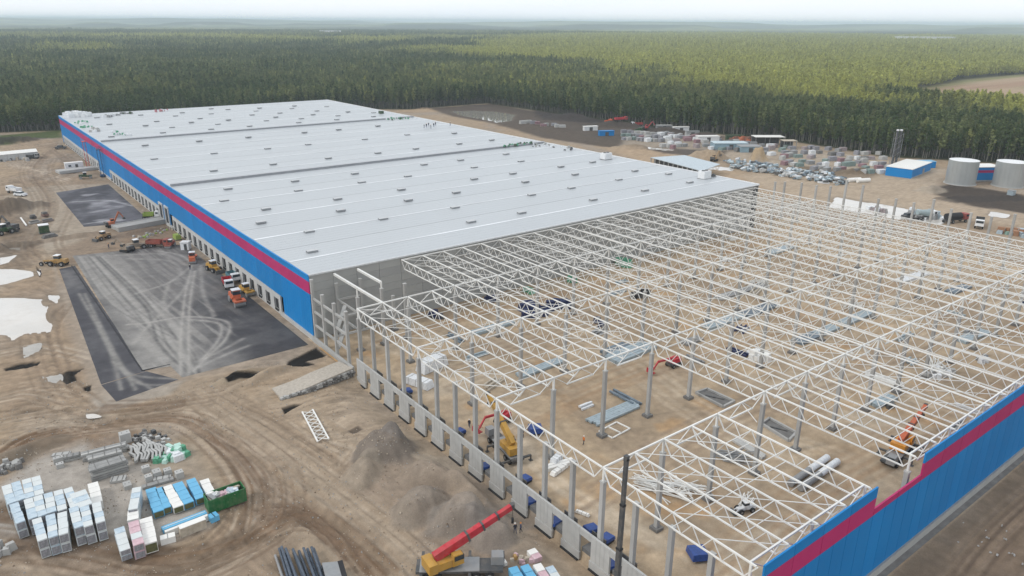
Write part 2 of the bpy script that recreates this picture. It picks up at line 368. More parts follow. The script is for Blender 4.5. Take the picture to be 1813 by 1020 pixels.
# fine ruts over all bare ground near the camera
wx = GX+6*fbm(GX, GY, 14, 93, 3); wy = GY+10*fbm(GX, GY, 18, 94, 3)
col *= (1+.26*inter)[..., None]; col *= np.array((1.05, 1.0, .95))
rut = fbm(wx*1.0+wy*.35, wy*.12-wx*.1, .9, 91, 3, .6); rut2 = fbm(wx*.12-wy*.05, wy*1.0+wx*.25, .85, 92, 3, .6); n4 = fbm(GX, GY, .9, 95, 2)
mr = sm(fbm(GX, GY, 16, 96), .4, .6); rmix = rut*mr+rut2*(1-mr)
col *= (1+(rmix-.5)*(.6*(GX < 2)*(1-calm)+.08)+(n3-.5)*(.30-.16*calm)+(n4-.5)*.26)[..., None]
Z += (rmix-.5)*.24*(1-inter)*(1-calm)*(GX < 0)
Z += (n3-.5)*.10*(1-inter)+(n2-.5)*.25*(1-inter)*(GX < -2)
# mounds, pits and berms
def mound(px, rx, ry, h, rz=0, c=None, a=.8, p=1.0, seed=0):
    global col, Z
    x, y = (W(*px)[:2] if px[1] > 0 and len(px) == 2 else px[:2]); dx = GX-x; dy = GY-y; cr, sr = math.cos(rz), math.sin(rz)
    u = (dx*cr+dy*sr)/rx; v = (-dx*sr+dy*cr)/ry; d = np.sqrt(u*u+v*v)*(1+(fbm(GX, GY, 4, 200+seed, 3)-.5)*.7)
    m = np.clip((1-d)*(1.5 if h > 1.5 and rx < 10 else 1), 0, 1); m = m*m*(3-2*m)*.5+m*.5; Z += 1.3*h*m*(1+(fbm(GX, GY, 2.2, 400+seed, 3)-.5)*.5)
    if c is not None: col = layer(col, c, sm(1-d, -.05, .15)*a)
GR = (.205, .18, .155)
mound((684, 795), 7.2, 5.8, 2.3, .4, (.22, .185, .155), .95, .9, 1)
mound((700, 780), 3.0, 3.0, 1.2, .4, (.19, .175, .165), .5, 1, 2)
mound((640, 838), 5, 3.5, 1.6, .8, (.33, .28, .22), .5, 1, 3)
mound((780, 850), 8, 4.5, 2.4, -.9, (.29, .235, .185), .7, .9, 4)
mound((850, 868), 6, 4.5, 3.2, -.9, (.31, .25, .195), .6, .9, 5)
mound((905, 905), 4.5, 3.5, 2.2, -.9, (.27, .23, .195), .7, .9, 6)
mound((745, 905), 6, 5, 2.6, .2, (.27, .235, .20), .6, .9, 7)
mound((820, 925), 5.5, 4.5, 3.0, .2, (.245, .22, .195), .6, .9, 8)
mound((870, 950), 4.5, 4, 1.8, .2, (.245, .22, .2), .6, .9, 9)
mound((800, 810), 7, 2.4, .8, -.8, (.42, .36, .29), .4, 1, 10)
mound((480, 665), 9, 1.8, 1.4, .15, (.39, .31, .23), .6, .8, 11)
mound((420, 668), 7, 1.6, 1.2, .1, (.37, .30, .22), .6, .8, 12)
mound((540, 672), 7, 2, .9, .2, (.42, .34, .25), .6, .8, 13)
mound((130, 420), 14, 3, 1.0, .1, (.22, .165, .12), .6, 1, 14)
mound((255, 412), 14, 3.5, 1.6, .1, (.20, .155, .12), .6, 1, 15)
mound((20, 372), 14, 8, 4, .3, (.14, .11, .085), .7, .8, 16)
mound((15, 440), 10, 5, 2.2, .3, (.16, .125, .095), .7, .8, 17)
mound((30, 808), 8, 3, 1.2, .3, (.20, .16, .12), .7, .8, 18)
mound((90, 560), 8, 3, .9, 1.2, (.33, .25, .18), .6, 1, 19)
mound((20, 252), 20, 7, 3, .2, (.045, .04, .035), .8, .8, 20)
for k, (px, rx, ry, h) in enumerate([((1010, 212), 30, 12, 6), ((968, 207), 14, 7, 3.5), ((1090, 224), 30, 10, 5), ((1180, 234), 26, 9, 4), ((1250, 243), 20, 8, 4), ((850, 188), 20, 4, 1.5), ((750, 192), 16, 4, 1.5)]):
    mound(px, rx*.8, ry*.8, h*.7, -.9, (.058, .050, .046), .6, .8, 30+k)
mound((1268, 281), 9, 6, 3, 0, (.33, .25, .17), .7, .8, 40); mound((1240, 279), 16, 6, 3.4, -.2, (.40, .31, .22), .8, .8, 41)
mound((1343, 283), 5, 5, 5.5, 0, (.42, .31, .19), .9, .9, 42); mound((1520, 305), 16, 5, 2, -.4, (.16, .12, .08), .7, .8, 43)
mound((1650, 338), 10, 6, 2, 0, (.40, .34, .27), .7, .8, 44); mound((1740, 352), 22, 6, 2.4, -.5, (.05, .042, .038), .7, .8, 45)
mound((1120, 262), 18, 5, 2, -.6, (.40, .31, .22), .6, .8, 46)
# black water ditch by the hall corner; left pits have their shade painted black
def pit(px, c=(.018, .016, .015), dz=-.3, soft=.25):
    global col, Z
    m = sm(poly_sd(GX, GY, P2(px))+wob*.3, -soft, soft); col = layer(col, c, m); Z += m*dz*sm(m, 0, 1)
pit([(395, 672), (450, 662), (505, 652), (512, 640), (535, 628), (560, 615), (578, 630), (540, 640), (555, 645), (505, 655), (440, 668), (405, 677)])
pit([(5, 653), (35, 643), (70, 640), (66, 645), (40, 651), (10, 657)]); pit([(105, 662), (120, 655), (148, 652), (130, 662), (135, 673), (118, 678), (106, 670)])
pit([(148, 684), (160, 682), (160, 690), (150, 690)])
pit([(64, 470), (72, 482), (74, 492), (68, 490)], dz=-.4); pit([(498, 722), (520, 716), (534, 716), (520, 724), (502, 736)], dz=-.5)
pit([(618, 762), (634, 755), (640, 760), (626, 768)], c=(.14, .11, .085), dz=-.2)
Z = np.where(inter > 0, np.clip(Z, -.08, .02)*.4, Z)
Z = np.where((GX > -2) & (GX < 174) & (GY > -4) & (GY < 373), -.02, Z)
Z = np.where((GY < -20) & (GX > -9) & (Z > 0), Z*sm(-GX, 1.5, 8), Z)
band = (GX < -.3)*(GX > -14)*sm(GY, -20, -27)*sm(GY, -140, -128); Z = Z-1.35*sm(GX, -8, -1.5)*band
MOUNDKEEP = 0
# keep the places where things stand level
flat = np.zeros(GX.shape)
for px in ([(-20, 870), (60, 800), (340, 790), (400, 870), (360, 940), (200, 1000), (60, 1000)], [(90, 440), (320, 400), (560, 606), (320, 690), (190, 730), (95, 480)], [(95, 338), (200, 320), (300, 395), (120, 410)], [(740, 1100), (740, 1000), (780, 985), (880, 975), (950, 975), (985, 1100)]):
    flat = np.maximum(flat, sm(poly_sd(GX, GY, P2(px)), -1.5, 1.5))
Z *= (1-flat)
# far land falls away gently beneath the woods
def hz(x, y):
    i = min(max(np.searchsorted(xl, x), 1), len(xl)-1); j = min(max(np.searchsorted(yl, y), 1), len(yl)-1); return float(Z[i, j])

PUDDLES = [('puddle', [(-40, 478), (20, 476), (58, 481), (62, 488), (40, 494), (10, 502), (-40, 508)], 0), ('puddle', [(-40, 528), (10, 527), (70, 530), (78, 545), (92, 572), (85, 585), (40, 590), (22, 600), (15, 592), (-40, 588)], 0),
    ('puddle', [(86, 524), (103, 523), (100, 536), (90, 530)], 0), ('puddle', [(45, 615), (68, 610), (66, 620), (48, 631)], 1), ('puddle', [(0, 456), (28, 452), (18, 464), (0, 468)], 0),
    ('puddle', [(8, 438), (38, 437), (35, 443), (10, 443)], 1), ('puddle', [(155, 734), (166, 733), (175, 737), (158, 739)], 0), ('puddle', [(80, 667), (104, 664), (104, 675), (84, 673)], 1),
    ('pond', [(800, 197), (840, 196), (880, 198), (912, 203), (905, 214), (880, 217), (850, 210), (815, 204)], 1), ('puddle', [(1480, 348), (1560, 362), (1680, 385), (1668, 396), (1560, 384), (1470, 366)], 0),
    ('puddle', [(1235, 293), (1300, 297), (1296, 302), (1240, 299)], 0), ('puddle', [(1755, 375), (1790, 380), (1783, 386), (1752, 381)], 0), ('puddle', [(1142, 260), (1198, 264), (1190, 267), (1148, 263)], 0)]
for nm_, px_, k_ in PUDDLES:
    m_ = sm(poly_sd(GX, GY, P2(px_))+wob*.5, -.8, .6); Z = Z*(1-m_)-.22*m_
    col = layer(col, (.20, .165, .13), sm(poly_sd(GX, GY, P2(px_)), -2.5, .5)*.6)
def grid_mesh(name, X, Y, Zz, colr, m, sel=None):
    nx, ny = X.shape; v = np.stack([X, Y, Zz], -1).reshape(-1, 3)
    i = np.arange(nx-1)[:, None]*ny+np.arange(ny-1)[None]; f = np.stack([i, i+ny, i+ny+1, i+1], -1).reshape(-1, 4)
    me = bpy.data.meshes.new(name); me.vertices.add(len(v)); me.vertices.foreach_set('co', v.ravel())
    me.loops.add(f.size); me.loops.foreach_set('vertex_index', f.ravel().astype(np.int32))
    me.polygons.add(len(f)); me.polygons.foreach_set('loop_start', np.arange(0, f.size, 4, dtype=np.int32)); me.polygons.foreach_set('loop_total', np.full(len(f), 4, np.int32))
    me.update(calc_edges=True)
    if colr is not None:
        colr = colr*(KG if name == 'ground' else 1); ca = me.color_attributes.new('Col', 'FLOAT_COLOR', 'POINT'); c4 = np.ones((len(v), 4), np.float32); c4[:, :3] = np.clip(colr.reshape(-1, 3), .005, .9); ca.data.foreach_set('color', c4.ravel())
    me.polygons.foreach_set('use_smooth', np.ones(len(f), bool)); me.materials.append(m); return me
def attr_mat(name, rough=.95, s1=.5, a1=.16, s2=5, a2=.14, bump=.5, bd=.15, spec=.15):
    m = bpy.data.materials.new(name); m.use_nodes = True; t = m.node_tree; b = t.nodes['Principled BSDF']
    b.inputs['Roughness'].default_value = rough; b.inputs['Specular IOR Level'].default_value = spec
    at = t.nodes.new('ShaderNodeAttribute'); at.attribute_name = 'Col'; co = t.nodes.new('ShaderNodeTexCoord'); last = at.outputs['Color']
    hs = []
    for s, a in ((s1, a1), (s2, a2)):
        n = t.nodes.new('ShaderNodeTexNoise'); n.inputs['Scale'].default_value = s; n.inputs['Detail'].default_value = 6; n.inputs['Roughness'].default_value = .65
        t.links.new(co.outputs['Object'], n.inputs['Vector'])
        r = t.nodes.new('ShaderNodeMapRange'); r.inputs[1].default_value = .3; r.inputs[2].default_value = .7; r.inputs[3].default_value = 1-a; r.inputs[4].default_value = 1+a
        t.links.new(n.outputs['Fac'], r.inputs[0]); x = t.nodes.new('ShaderNodeVectorMath'); x.operation = 'SCALE'
        t.links.new(last, x.inputs[0]); t.links.new(r.outputs[0], x.inputs['Scale']); last = x.outputs[0]; hs.append(n)
    t.links.new(last, b.inputs['Base Color'])
    bp = t.nodes.new('ShaderNodeBump'); bp.inputs['Strength'].default_value = bump; bp.inputs['Distance'].default_value = bd
    t.links.new(hs[1].outputs['Fac'], bp.inputs['Height']); t.links.new(bp.outputs[0], b.inputs['Normal']); return m
GROUND = attr_mat('sandy_ground')
setp(put('ground', grid_mesh('ground', GX, GY, Z, col, GROUND)), kind='structure')

STONE = [mat('pale_clod', (.42, .36, .29), .95), mat('brown_clod', (.22, .17, .125), .95), mat('grey_stone', (.30, .29, .275), .95)]
gq = np.random.default_rng(31); nq = 26000; sx_ = -75+75*gq.random(nq); sy_ = -132+142*gq.random(nq)
den = fbm(sx_, sy_, 5, 601, 3); keep = (den > .46) & (np.maximum(poly_sd(sx_, sy_, P2([(95, 440), (340, 400), (565, 606), (320, 690), (190, 730), (95, 480)])), -99) < 0) & (sx_ < -1.2); sx_, sy_, den = sx_[keep], sy_[keep], den[keep]
ii = np.clip(np.searchsorted(xl, sx_), 0, len(xl)-1); jj = np.clip(np.searchsorted(yl, sy_), 0, len(yl)-1); sz_ = Z[ii, jj]; br_ = col[ii, jj].sum(-1) > .25; sx_, sy_, sz_, ii, jj = sx_[br_], sy_[br_], sz_[br_], ii[br_], jj[br_]; mi_ = gq.integers(0, 3, len(sx_)); ss = .05+.16*gq.random(len(sx_))**3
T4 = np.array([[1, 0, -.3], [-.5, .87, -.3], [-.5, -.87, -.3], [0, 0, .9], [.6, .6, .3]]); F4 = [(0, 2, 1), (0, 1, 4), (1, 3, 4), (1, 2, 3), (0, 4, 3), (0, 3, 2)]
vv = []; ff = []; mm_ = []
an_ = gq.random(len(sx_))*6.28; ca_, sa_ = np.cos(an_), np.sin(an_)
V = np.stack([sx_[:, None]+ss[:, None]*(T4[:, 0]*ca_[:, None]-T4[:, 1]*sa_[:, None]), sy_[:, None]+ss[:, None]*(T4[:, 0]*sa_[:, None]+T4[:, 1]*ca_[:, None]), sz_[:, None]+ss[:, None]*T4[:, 2]], -1).reshape(-1, 3)
Fq = (np.arange(len(sx_))[:, None, None]*5+np.array(F4)[None]).reshape(-1, 3)
me = bpy.data.meshes.new('clods'); me.from_pydata(V.tolist(), [], Fq.tolist()); [me.materials.append(m) for m in STONE]; me.polygons.foreach_set('material_index', np.repeat(mi_, 6).astype(np.int32))
setp(put('clods', me), 'loose clods and stones scattered over the bare soil', 'clods', kind='stuff')
# ------------------------------------------------------------------ asphalt yards (bilinear patches with their own dust)
ASPH = attr_mat('asphalt', .85, .35, .18, 6, .15, .3, .03)
def patch(name, quad, z, nu, nv, fn, thick=.12):
    q = [np.asarray(a)[:2] for a in quad]; u, v = np.meshgrid(np.linspace(0, 1, nu), np.linspace(0, 1, nv), indexing='ij')
    X = (1-u)*(1-v)*q[0][0]+u*(1-v)*q[1][0]+u*v*q[2][0]+(1-u)*v*q[3][0]; Y = (1-u)*(1-v)*q[0][1]+u*(1-v)*q[1][1]+u*v*q[2][1]+(1-u)*v*q[3][1]
    edge = (fbm(X, Y, 2.5, 77, 3)-.5)*.5
    c = fn(X, Y); Zz = np.full(X.shape, z); Zz[0, :] = Zz[-1, :] = z-thick; Zz[:, 0] = Zz[:, -1] = z-thick
    return setp(put(name, grid_mesh(name, X, Y, Zz, c, ASPH)), kind='structure')
def strokes(c, X, Y, L, colr, a, wd):
    for px in L:
        P = smooth(P2(px)); D = np.full(X.shape, 1e9)
        for s in range(len(P)-1): D = np.minimum(D, segd(X, Y, P[s], P[s+1]))
        c = layer(c, colr, np.exp(-(D/wd)**2)*a*(.5+fbm(X, Y, 1.2, 5, 3)))
    return c
DUST = (.32, .305, .285)
def yard_col(X, Y):
    c = np.zeros(X.shape+(3,))+np.array((.058, .057, .062))
    c = layer(c, (.10, .098, .10), sm(fbm(X, Y, 7, 61), .4, .65)*.7)
    # dusty haul band running down the yard
    band = P2([(135, 455), (200, 448), (300, 560), (400, 655), (330, 672), (255, 655)])
    c = layer(c, DUST, sm(poly_sd(X, Y, band)+(fbm(X, Y, 8, 62)-.5)*10, -8, 7)*.78)
    sk = fbm(X*1.1+Y*.08, Y*.06, 1.1, 71, 3); c = layer(c, DUST, sm(sk, .45, .7)*sm(poly_sd(X, Y, P2([(135, 450), (330, 430), (400, 560), (380, 655), (330, 672), (255, 655)]))+(fbm(X, Y, 9, 72)-.5)*14, -9, 6)*.5)
    c = layer(c, (.20, .19, .18), sm(poly_sd(X, Y, P2([(130, 455), (340, 430), (420, 520), (330, 540), (200, 500)]))+(fbm(X, Y, 6, 63)-.5)*8, -4, 6)*.5)
    rs = np.random.default_rng(5); L = []
    for k in range(26):
        o = rs.uniform(-25, 60); e = rs.uniform(-20, 30)
        L.append([(150+o*.6, 455), (220+o, 540), (300+e, 610), (345+e*.4, 665)])
    c = strokes(c, X, Y, L, DUST, .32, .35)
    c = strokes(c, X, Y, L[::3], (.07, .07, .072), .4, .35)
    L = [[(225, 575), (260, 572), (320, 562), (370, 563), (405, 573), (400, 600), (370, 630), (345, 655)], [(330, 566), (375, 570), (392, 580), (385, 605), (355, 640)], [(320, 664), (320, 600), (328, 520), (338, 470), (318, 452), (280, 445)], [(335, 664), (334, 600), (336, 540), (345, 480)], [(345, 480), (320, 520), (270, 570), (235, 610)], [(355, 470), (360, 520), (380, 560)], [(300, 500), (290, 540), (320, 590)], [(240, 520), (300, 500), (340, 470)], [(270, 540), (310, 580), (325, 640)], [(205, 452), (290, 450), (330, 470)], [(225, 458), (300, 462), (325, 485)], [(430, 600), (390, 622), (350, 640)], [(440, 612), (400, 628), (352, 650)]]
    L2 = [[(x+1.5*(-1)**j, y+1.2*j) for x, y in l] for l in L for j in (0, 1)]
    c = strokes(c, X, Y, L2, (.32, .305, .285), .34, .5)
    c = strokes(c, X, Y, L[:4], (.38, .36, .33), .4, .25)
    return c
def strip_col(X, Y):
    c = np.zeros(X.shape+(3,))+np.array((.065, .064, .072))
    c = layer(c, (.10, .098, .105), sm(fbm(X, Y, 5, 65), .45, .65)*.6)
    c = layer(c, (.17, .165, .165), sm(poly_sd(X, Y, P2([(108, 480), (130, 478), (145, 510), (112, 512)]))+(fbm(X, Y, 3, 66)-.5)*4, -2, 2)*.6)
    c = strokes(c, X, Y, [[(150, 520), (200, 620), (240, 690)], [(165, 560), (215, 650), (270, 690)], [(140, 520), (190, 610), (215, 690)], [(200, 640), (240, 665), (330, 672)], [(210, 650), (250, 680), (330, 680)]], (.25, .24, .225), .55, .5)
    return c
def far_col(X, Y):
    c = np.zeros(X.shape+(3,))+np.array((.07, .07, .08))
    c = layer(c, (.13, .13, .145), sm(fbm(X, Y, 10, 67), .4, .6)*.8)
    c = layer(c, (.36, .36, .38), sm(fbm(X*.6, Y, 9, 68)+sm(poly_sd(X, Y, P2([(145, 345), (225, 350), (235, 392), (150, 400)])), -4, 8)*.12, .58, .78)*.8)
    c = strokes(c, X, Y, [[(150, 397), (180, 393), (215, 390)], [(130, 358), (190, 355), (235, 365)]], (.45, .45, .46), .5, .8)
    return c
A0 = W(127, 471); A1 = W(128, 453); 
patch('asphalt_yard', [A1, (-2.2, 101), (-2.2, -1.2), W(251, 657)], .10, 130, 260, yard_col)
patch('asphalt_apron', [W(300, 647), (-2.2, -.9), (-2.2, -1.8), W(322, 669)], .096, 90, 14, yard_col)
patch('asphalt_lane', [W(104, 476), W(133, 470), W(259, 658), W(178, 682)], .04, 40, 220, strip_col)
patch('asphalt_lane_end', [W(178, 681.5), W(259, 657), W(318, 672), W(205, 712)], .036, 70, 50, strip_col)
patch('asphalt_far_yard', [W(98, 341), W(192, 326), W(268, 393), W(148, 402)], .06, 90, 130, far_col)
bm = MB(); pts = P2([(127, 471), (252, 657), (301, 646)])
for a, b in zip(pts, pts[1:]): bm.bar((*a, .07), (*b, .07), .25, .16, mat('edge_shadow_asphalt', (.035, .035, .04), .9))  # dark joint bar, with the slab edge's shadow painted into its colour
setp(bm.build('asphalt_joint_shade'), kind='structure')

# ------------------------------------------------------------------ water
WATER = mat('puddle_water', (.30, .28, .25), .03, var=.15, scale=.3, spec=.9)
LAKE = mat('milky_water', (.58, .55, .51), .06, var=.14, scale=.12, spec=1.0, dirt=(.33, .28, .23), dirtamt=.8)
for nm_, px_, k_ in PUDDLES:
    P = smooth(P2(px_+px_[:1]), 5)[:-1]; cc = P.mean(0); P = cc+(P-cc)*(1+1.2/np.linalg.norm(P-cc, axis=1).clip(3)[:, None])
    b = MB(); b.add([(*p, -.11) for p in P], [tuple(range(len(P)))], WATER if k_ else LAKE); setp(b.build(nm_), kind='structure')

# ================================================================== the finished hall
BW, BL, BH = 171.5, 369.5, 15.9
BLUE = mat('blue_cladding', (.002, .19, .50), .5, var=.05, scale=.08, spec=.25, orand=.07, dirt=(.01, .22, .50), dirtamt=.4)
MAG = mat('magenta_cladding', (.42, .02, .13), .45, orand=.06, var=.05, scale=.2)
ROOFM = mat('roof_membrane', (.42, .445, .465), .36, var=.03, scale=.05, spec=.5, dirt=(.38, .40, .42), dirtamt=.7)
SEAM = mat('roof_seam_grey', (.30, .31, .33), .6)
WALLP = mat('grey_wall_panel', (.36, .365, .355), .75, var=.14, scale=.25, dirt=(.27, .27, .26), dirtamt=.6)
hall = empty('warehouse', (0, 0, 0), 0, 'huge finished warehouse with flat white roof, blue walls and magenta stripe', 'warehouse')
# roof: low ridges every 24 m running across the hall, each slope its own sheet
def slope_mesh(y0, y1, z0, z1):
    b = MB(); b.add([(.1, y0, z0), (BW-.1, y0, z0), (BW-.1, y1, z1), (.1, y1, z1), (.1, y0, z0-.3), (BW-.1, y0, z0-.3), (BW-.1, y1, z1-.3), (.1, y1, z1-.3)],
                    [(0, 1, 2, 3), (7, 6, 5, 4), (0, 4, 5, 1), (1, 5, 6, 2), (2, 6, 7, 3), (3, 7, 4, 0)], ROOFM); return b
ys = [.6]+[12*k for k in range(1, 31)]+[BL-.3]
for k in range(len(ys)-1):
    zl, zh = BH-.05, BH+.27; a, b_ = (zl, zh) if k % 2 == 0 else (zh, zl)
    slope_mesh(ys[k], ys[k+1], a, b_).build('roof_sheet', hall)
b = MB()
for k in range(1, len(ys)-1):
    if k % 2: b.box((BW/2, ys[k], BH+.30), (BW-.6, .8, .05), mat('ridge_sheen_white', (.60, .62, .64), .3, spec=.5, var=.25, scale=.04))  # pale strips paint the roof's sheen streaks along the ridges
b.build('ridge_sheen_strip', hall)
b = MB()
for k in range(len(ys)-1):           # welded laps of the membrane
    for j in range(1, 6):
        t = j/6; y = ys[k]*(1-t)+ys[k+1]*t; zl, zh = BH-.05, BH+.27; z = (zl*(1-t)+zh*t) if k % 2 == 0 else (zh*(1-t)+zl*t)
        b.box((BW/2, y, z+.004), (BW-1, .10, .012), mat('roof_lap', (.40, .42, .44), .5))
for k in range(2, len(ys)-1, 2): b.box((BW/2, ys[k], BH-.03), (BW-1, .35, .02), mat('valley_stain', (.34, .355, .37), .6))
o = b.build('roof_seams', hall); setp(o, kind='stuff')
for y in (121.0, 244.5):
    b = MB(); b.box((BW/2, y, BH+.35), (BW-1.5, 1.3, .75), SEAM); b.box((BW/2, y, BH+.75), (BW-1.4, 1.5, .06), mat('parapet_cap', (.38, .39, .41), .5)); b.build('fire_parapet', hall)
b = MB(); b.bar((BW, .4, BH+.15), (BW, BL, BH+.15), .3, .5, WPAINT); b.bar((0, BL, BH+.1), (BW, BL, BH+.1), .3, .5, SEAM); b.bar((-.12, .2, BH+.12), (-.12, BL, BH+.12), .35, .12, BLUE); b.bar((0, .35, BH+.05), (BW, .35, BH+.05), .45, .35, mat('edge_trim', (.55, .56, .57), .5)); b.build('roof_edge_trim', hall)
# grey cross wall towards the open frame: panel by panel, laid flat, 6 x 2 m
pm = MB().box((0, 0, 0), (5.93, .16, 1.93), WALLP).mesh('wall_panel'); pm2 = MB().box((0, 0, 0), (5.93, .16, 1.93), mat('grey_wall_panel_b', (.33, .335, .33), .75, var=.12, scale=.25, dirt=(.25, .25, .24), dirtamt=.6)).mesh('wall_panel')
for i in range(28):
    for j in range(8):
        put('wall_panel', pm if random.random() < .6 else pm2, hall, (3.1+6*i, .55, .97+1.97*j))
b = MB(); b.box((BW/2, .75, BH/2-.1), (BW-.4, .2, BH-.2), DGREY); b.box((BW-.1, BL/2, BH/2), (.2, BL-1, BH), CONC); b.box((BW/2, BL-.1, BH/2), (BW, .2, BH), BLUE); b.build('wall_backing', hall)
# north and east sides are out of sight; the west face is built panel by panel
def facade(parent, axis, s0, s1, face, out, top=BH, holes=(), step=6, low=1.0, base=CONC, stripe=(11.4, 14.4), prefix=''):
    n = int(round((s1-s0)/step)); L = (s1-s0)/n
    cache = {}
    def pan(name, s, z0, z1, m):
        key = (name, round(z1-z0, 3), m.name)
        if key not in cache:
            d = (.18, L-.05, z1-z0-.02) if axis == 'y' else (L-.05, .18, z1-z0-.02)
            b = MB().box((0, 0, 0), d, m)
            if name == 'cladding_panel' and z1-z0 > 3:      # shallow ribs
                for r in (-1, 0, 1):
                    p = (out*.10, r*L/4, 0) if axis == 'y' else (r*L/4, out*.10, 0)
                    b.box(p, (.03, .05, z1-z0-.04) if axis == 'y' else (.05, .03, z1-z0-.04), m)
            cache[key] = b.mesh(name)
        loc = (face, s, (z0+z1)/2) if axis == 'y' else (s, face, (z0+z1)/2)
        put(name, cache[key], parent, loc)
    for i in range(n):
        s = s0+L*(i+.5); zb = low; tp = top(s) if callable(top) else top
        for (a, b_, h) in holes:
            if a < s < b_: zb = h
        if tp > stripe[1]: pan('cladding_panel', s, stripe[1], tp, BLUE)
        pan('stripe_panel', s, stripe[0], min(stripe[1], tp), MAG)
        pan('cladding_panel', s, zb, stripe[0], BLUE)
facade(hall, 'y', .2, BL, 0, -1, holes=[(19, 124, 5.3), (136, 228, 5.3), (255, 366, 5.0)])
# dock fronts: pillars with door openings between, lintel above
DOCKC = mat('dock_panel', (.47, .475, .47), .8, var=.08, scale=.5, dirt=(.33, .32, .30), dirtamt=.4)
def dock_meshes():
    f = MB(); w2 = 5.96; ow = 2.5; p = (w2-ow)/2
    for s in (-1, 1): f.box((-.06, s*(ow/2+p/2), 2.6), (.36, p, 5.2), DOCKC)
    f.box((-.06, 0, 4.55), (.36, ow, 1.3), DOCKC); f.box((-.06, 0, .45), (.36, ow, .9), DOCKC)
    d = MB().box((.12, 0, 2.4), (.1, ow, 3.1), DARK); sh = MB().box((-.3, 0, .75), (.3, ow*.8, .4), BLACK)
    rim = MB(); rim.box((-.27, 0, 2.4), (.08, .2, 3.1), DGREY)
    return f.mesh('dock_frame'), d.mesh('door_opening'), sh.mesh('dock_bumper'), rim.mesh('dock_seal')
DF, DD, DS, DR = dock_meshes()
k = 0
for a, n in ((19.6, 17), (139.6, 15), (256.6, 18)):
    for i in range(n):
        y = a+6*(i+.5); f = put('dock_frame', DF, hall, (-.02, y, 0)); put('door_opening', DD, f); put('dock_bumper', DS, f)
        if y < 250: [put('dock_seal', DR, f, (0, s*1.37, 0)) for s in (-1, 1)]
for y, h in ((128.6, 7.4), (136.6, 7.2)):
    b = MB()
    for s in (-1, 1): b.box((-.2, s*2.35, h/2), (.4, .8, h), DOCKC)
    b.box((-.2, 0, h-.35), (.4, 3.9, .7), DOCKC); f = b.build('gate_frame', hall, (-.05, y, 0)); MB().box((-.05, 0, (h-.7)/2), (.1, 3.9, h-.7), DARK).build('gate_opening', f)
b = MB(); b.box((-.25, 10, .5), (.5, 20, 1.0), CONCL); b.box((-.25, 126, .5), (.5, 8, 1.0), CONCL); b.box((-.25, 242, .5), (.5, 28, 1.0), CONCL); b.box((.35, BL/2, .5), (.3, BL-1, 1.0), CONCD); b.build('plinth', hall)
# smoke vents in irregular rows on the roof, read off the photograph
vp = []
def vz(l, ox, oy, s): vp.extend([(ox+a/s, oy+b/s) for a, b in l])
vz([(475, 222), (605, 290), (470, 335), (625, 418), (980, 303), (1095, 260), (1160, 377), (1255, 323), (1290, 205), (1360, 170), (1545, 230), (1455, 270), (1660, 130), (1660, 183), (1730, 290), (1660, 342), (975, 507), (1535, 463), (1070, 650), (1690, 592), (1685, 770), (930, 195)], 90, 170, 5.848)
vz([(107, 107), (360, 95), (333, 120), (300, 150), (525, 135), (490, 167), (110, 190), (20, 225), (415, 197), (280, 240), (620, 100), (640, 78), (900, 84), (790, 147), (820, 118), (695, 180), (675, 212), (990, 157), (980, 188), (1070, 125), (1275, 133), (1275, 163), (270, 328), (720, 290), (995, 267), (1310, 238), (0, 458), (425, 421), (750, 388), (1205, 346), (1545, 310), (470, 545), (912, 497), (1310, 455), (1615, 421), (645, 680), (1125, 620), (1180, 690), (1680, 548), (1550, 642)], 380, 170, 4.5325)
vz([(440, 53), (925, 0), (560, 198), (530, 294), (1097, 135), (1580, 75), (1125, 213), (1630, 150), (865, 360), (1440, 280), (825, 468), (1465, 372), (1212, 542), (1235, 700), (1805, 440)], 280, 290, 4.5325)
vz([(135, 102), (25, 208), (365, 175), (745, 160), (130, 318), (435, 285), (785, 245), (1045, 215), (500, 410), (795, 376), (1160, 328), (370, 505), (905, 435), (1280, 386), (15, 553), (320, 612), (905, 527), (1215, 483), (1600, 428), (375, 697), (760, 635), (1315, 550), (1715, 490), (205, 847), (750, 757), (1365, 655), (1685, 600), (880, 870), (1285, 798)], 640, 200, 4.5325)
vz([(230, 247), (345, 308), (495, 210), (320, 418), (705, 352), (835, 280), (500, 512), (915, 437), (1105, 305), (1275, 372)], 940, 240, 4.5325)
vents = []
for a in vp:
    q = W(*a, BH+.5)
    if 2 < q[0] < BW-2 and 2 < q[1] < BL-2 and all(np.hypot(*(q-u)[:2]) > 5 for u in vents): vents.append(q)
vents.sort(key=lambda q: (q[1] > 244.5, q[1] > 121, round(q[1]/12), q[0]))
cm = MB().box((0, 0, .3), (2.7, 1.4, .5), mat('vent_curb_shade', (.26, .27, .28), .7)).mesh('curb'); lm = MB().box((0, .05, .56), (2.7, 1.45, .12), mat('vent_lid', (.50, .51, .52), .5)).mesh('lid')  # dark grey curb colour stands for the vents' shaded side
sec = ['near roof section', 'middle roof section', 'far roof section']; cnt = {}
for q in vents:
    s = (q[1] > 121)+(q[1] > 244.5); row = int(q[1]//12)+1; key = row; cnt[key] = cnt.get(key, 0)+1
    o = empty('roof_vent', (q[0], q[1], BH+.12), 0, f'low white smoke vent, {ordn(cnt[key]-1)} from left in the {ordn(row-1)} roof strip', 'roof vent', 'smoke vents on the white roof')
    put('curb', cm, o); put('lid', lm, o)
b0 = None
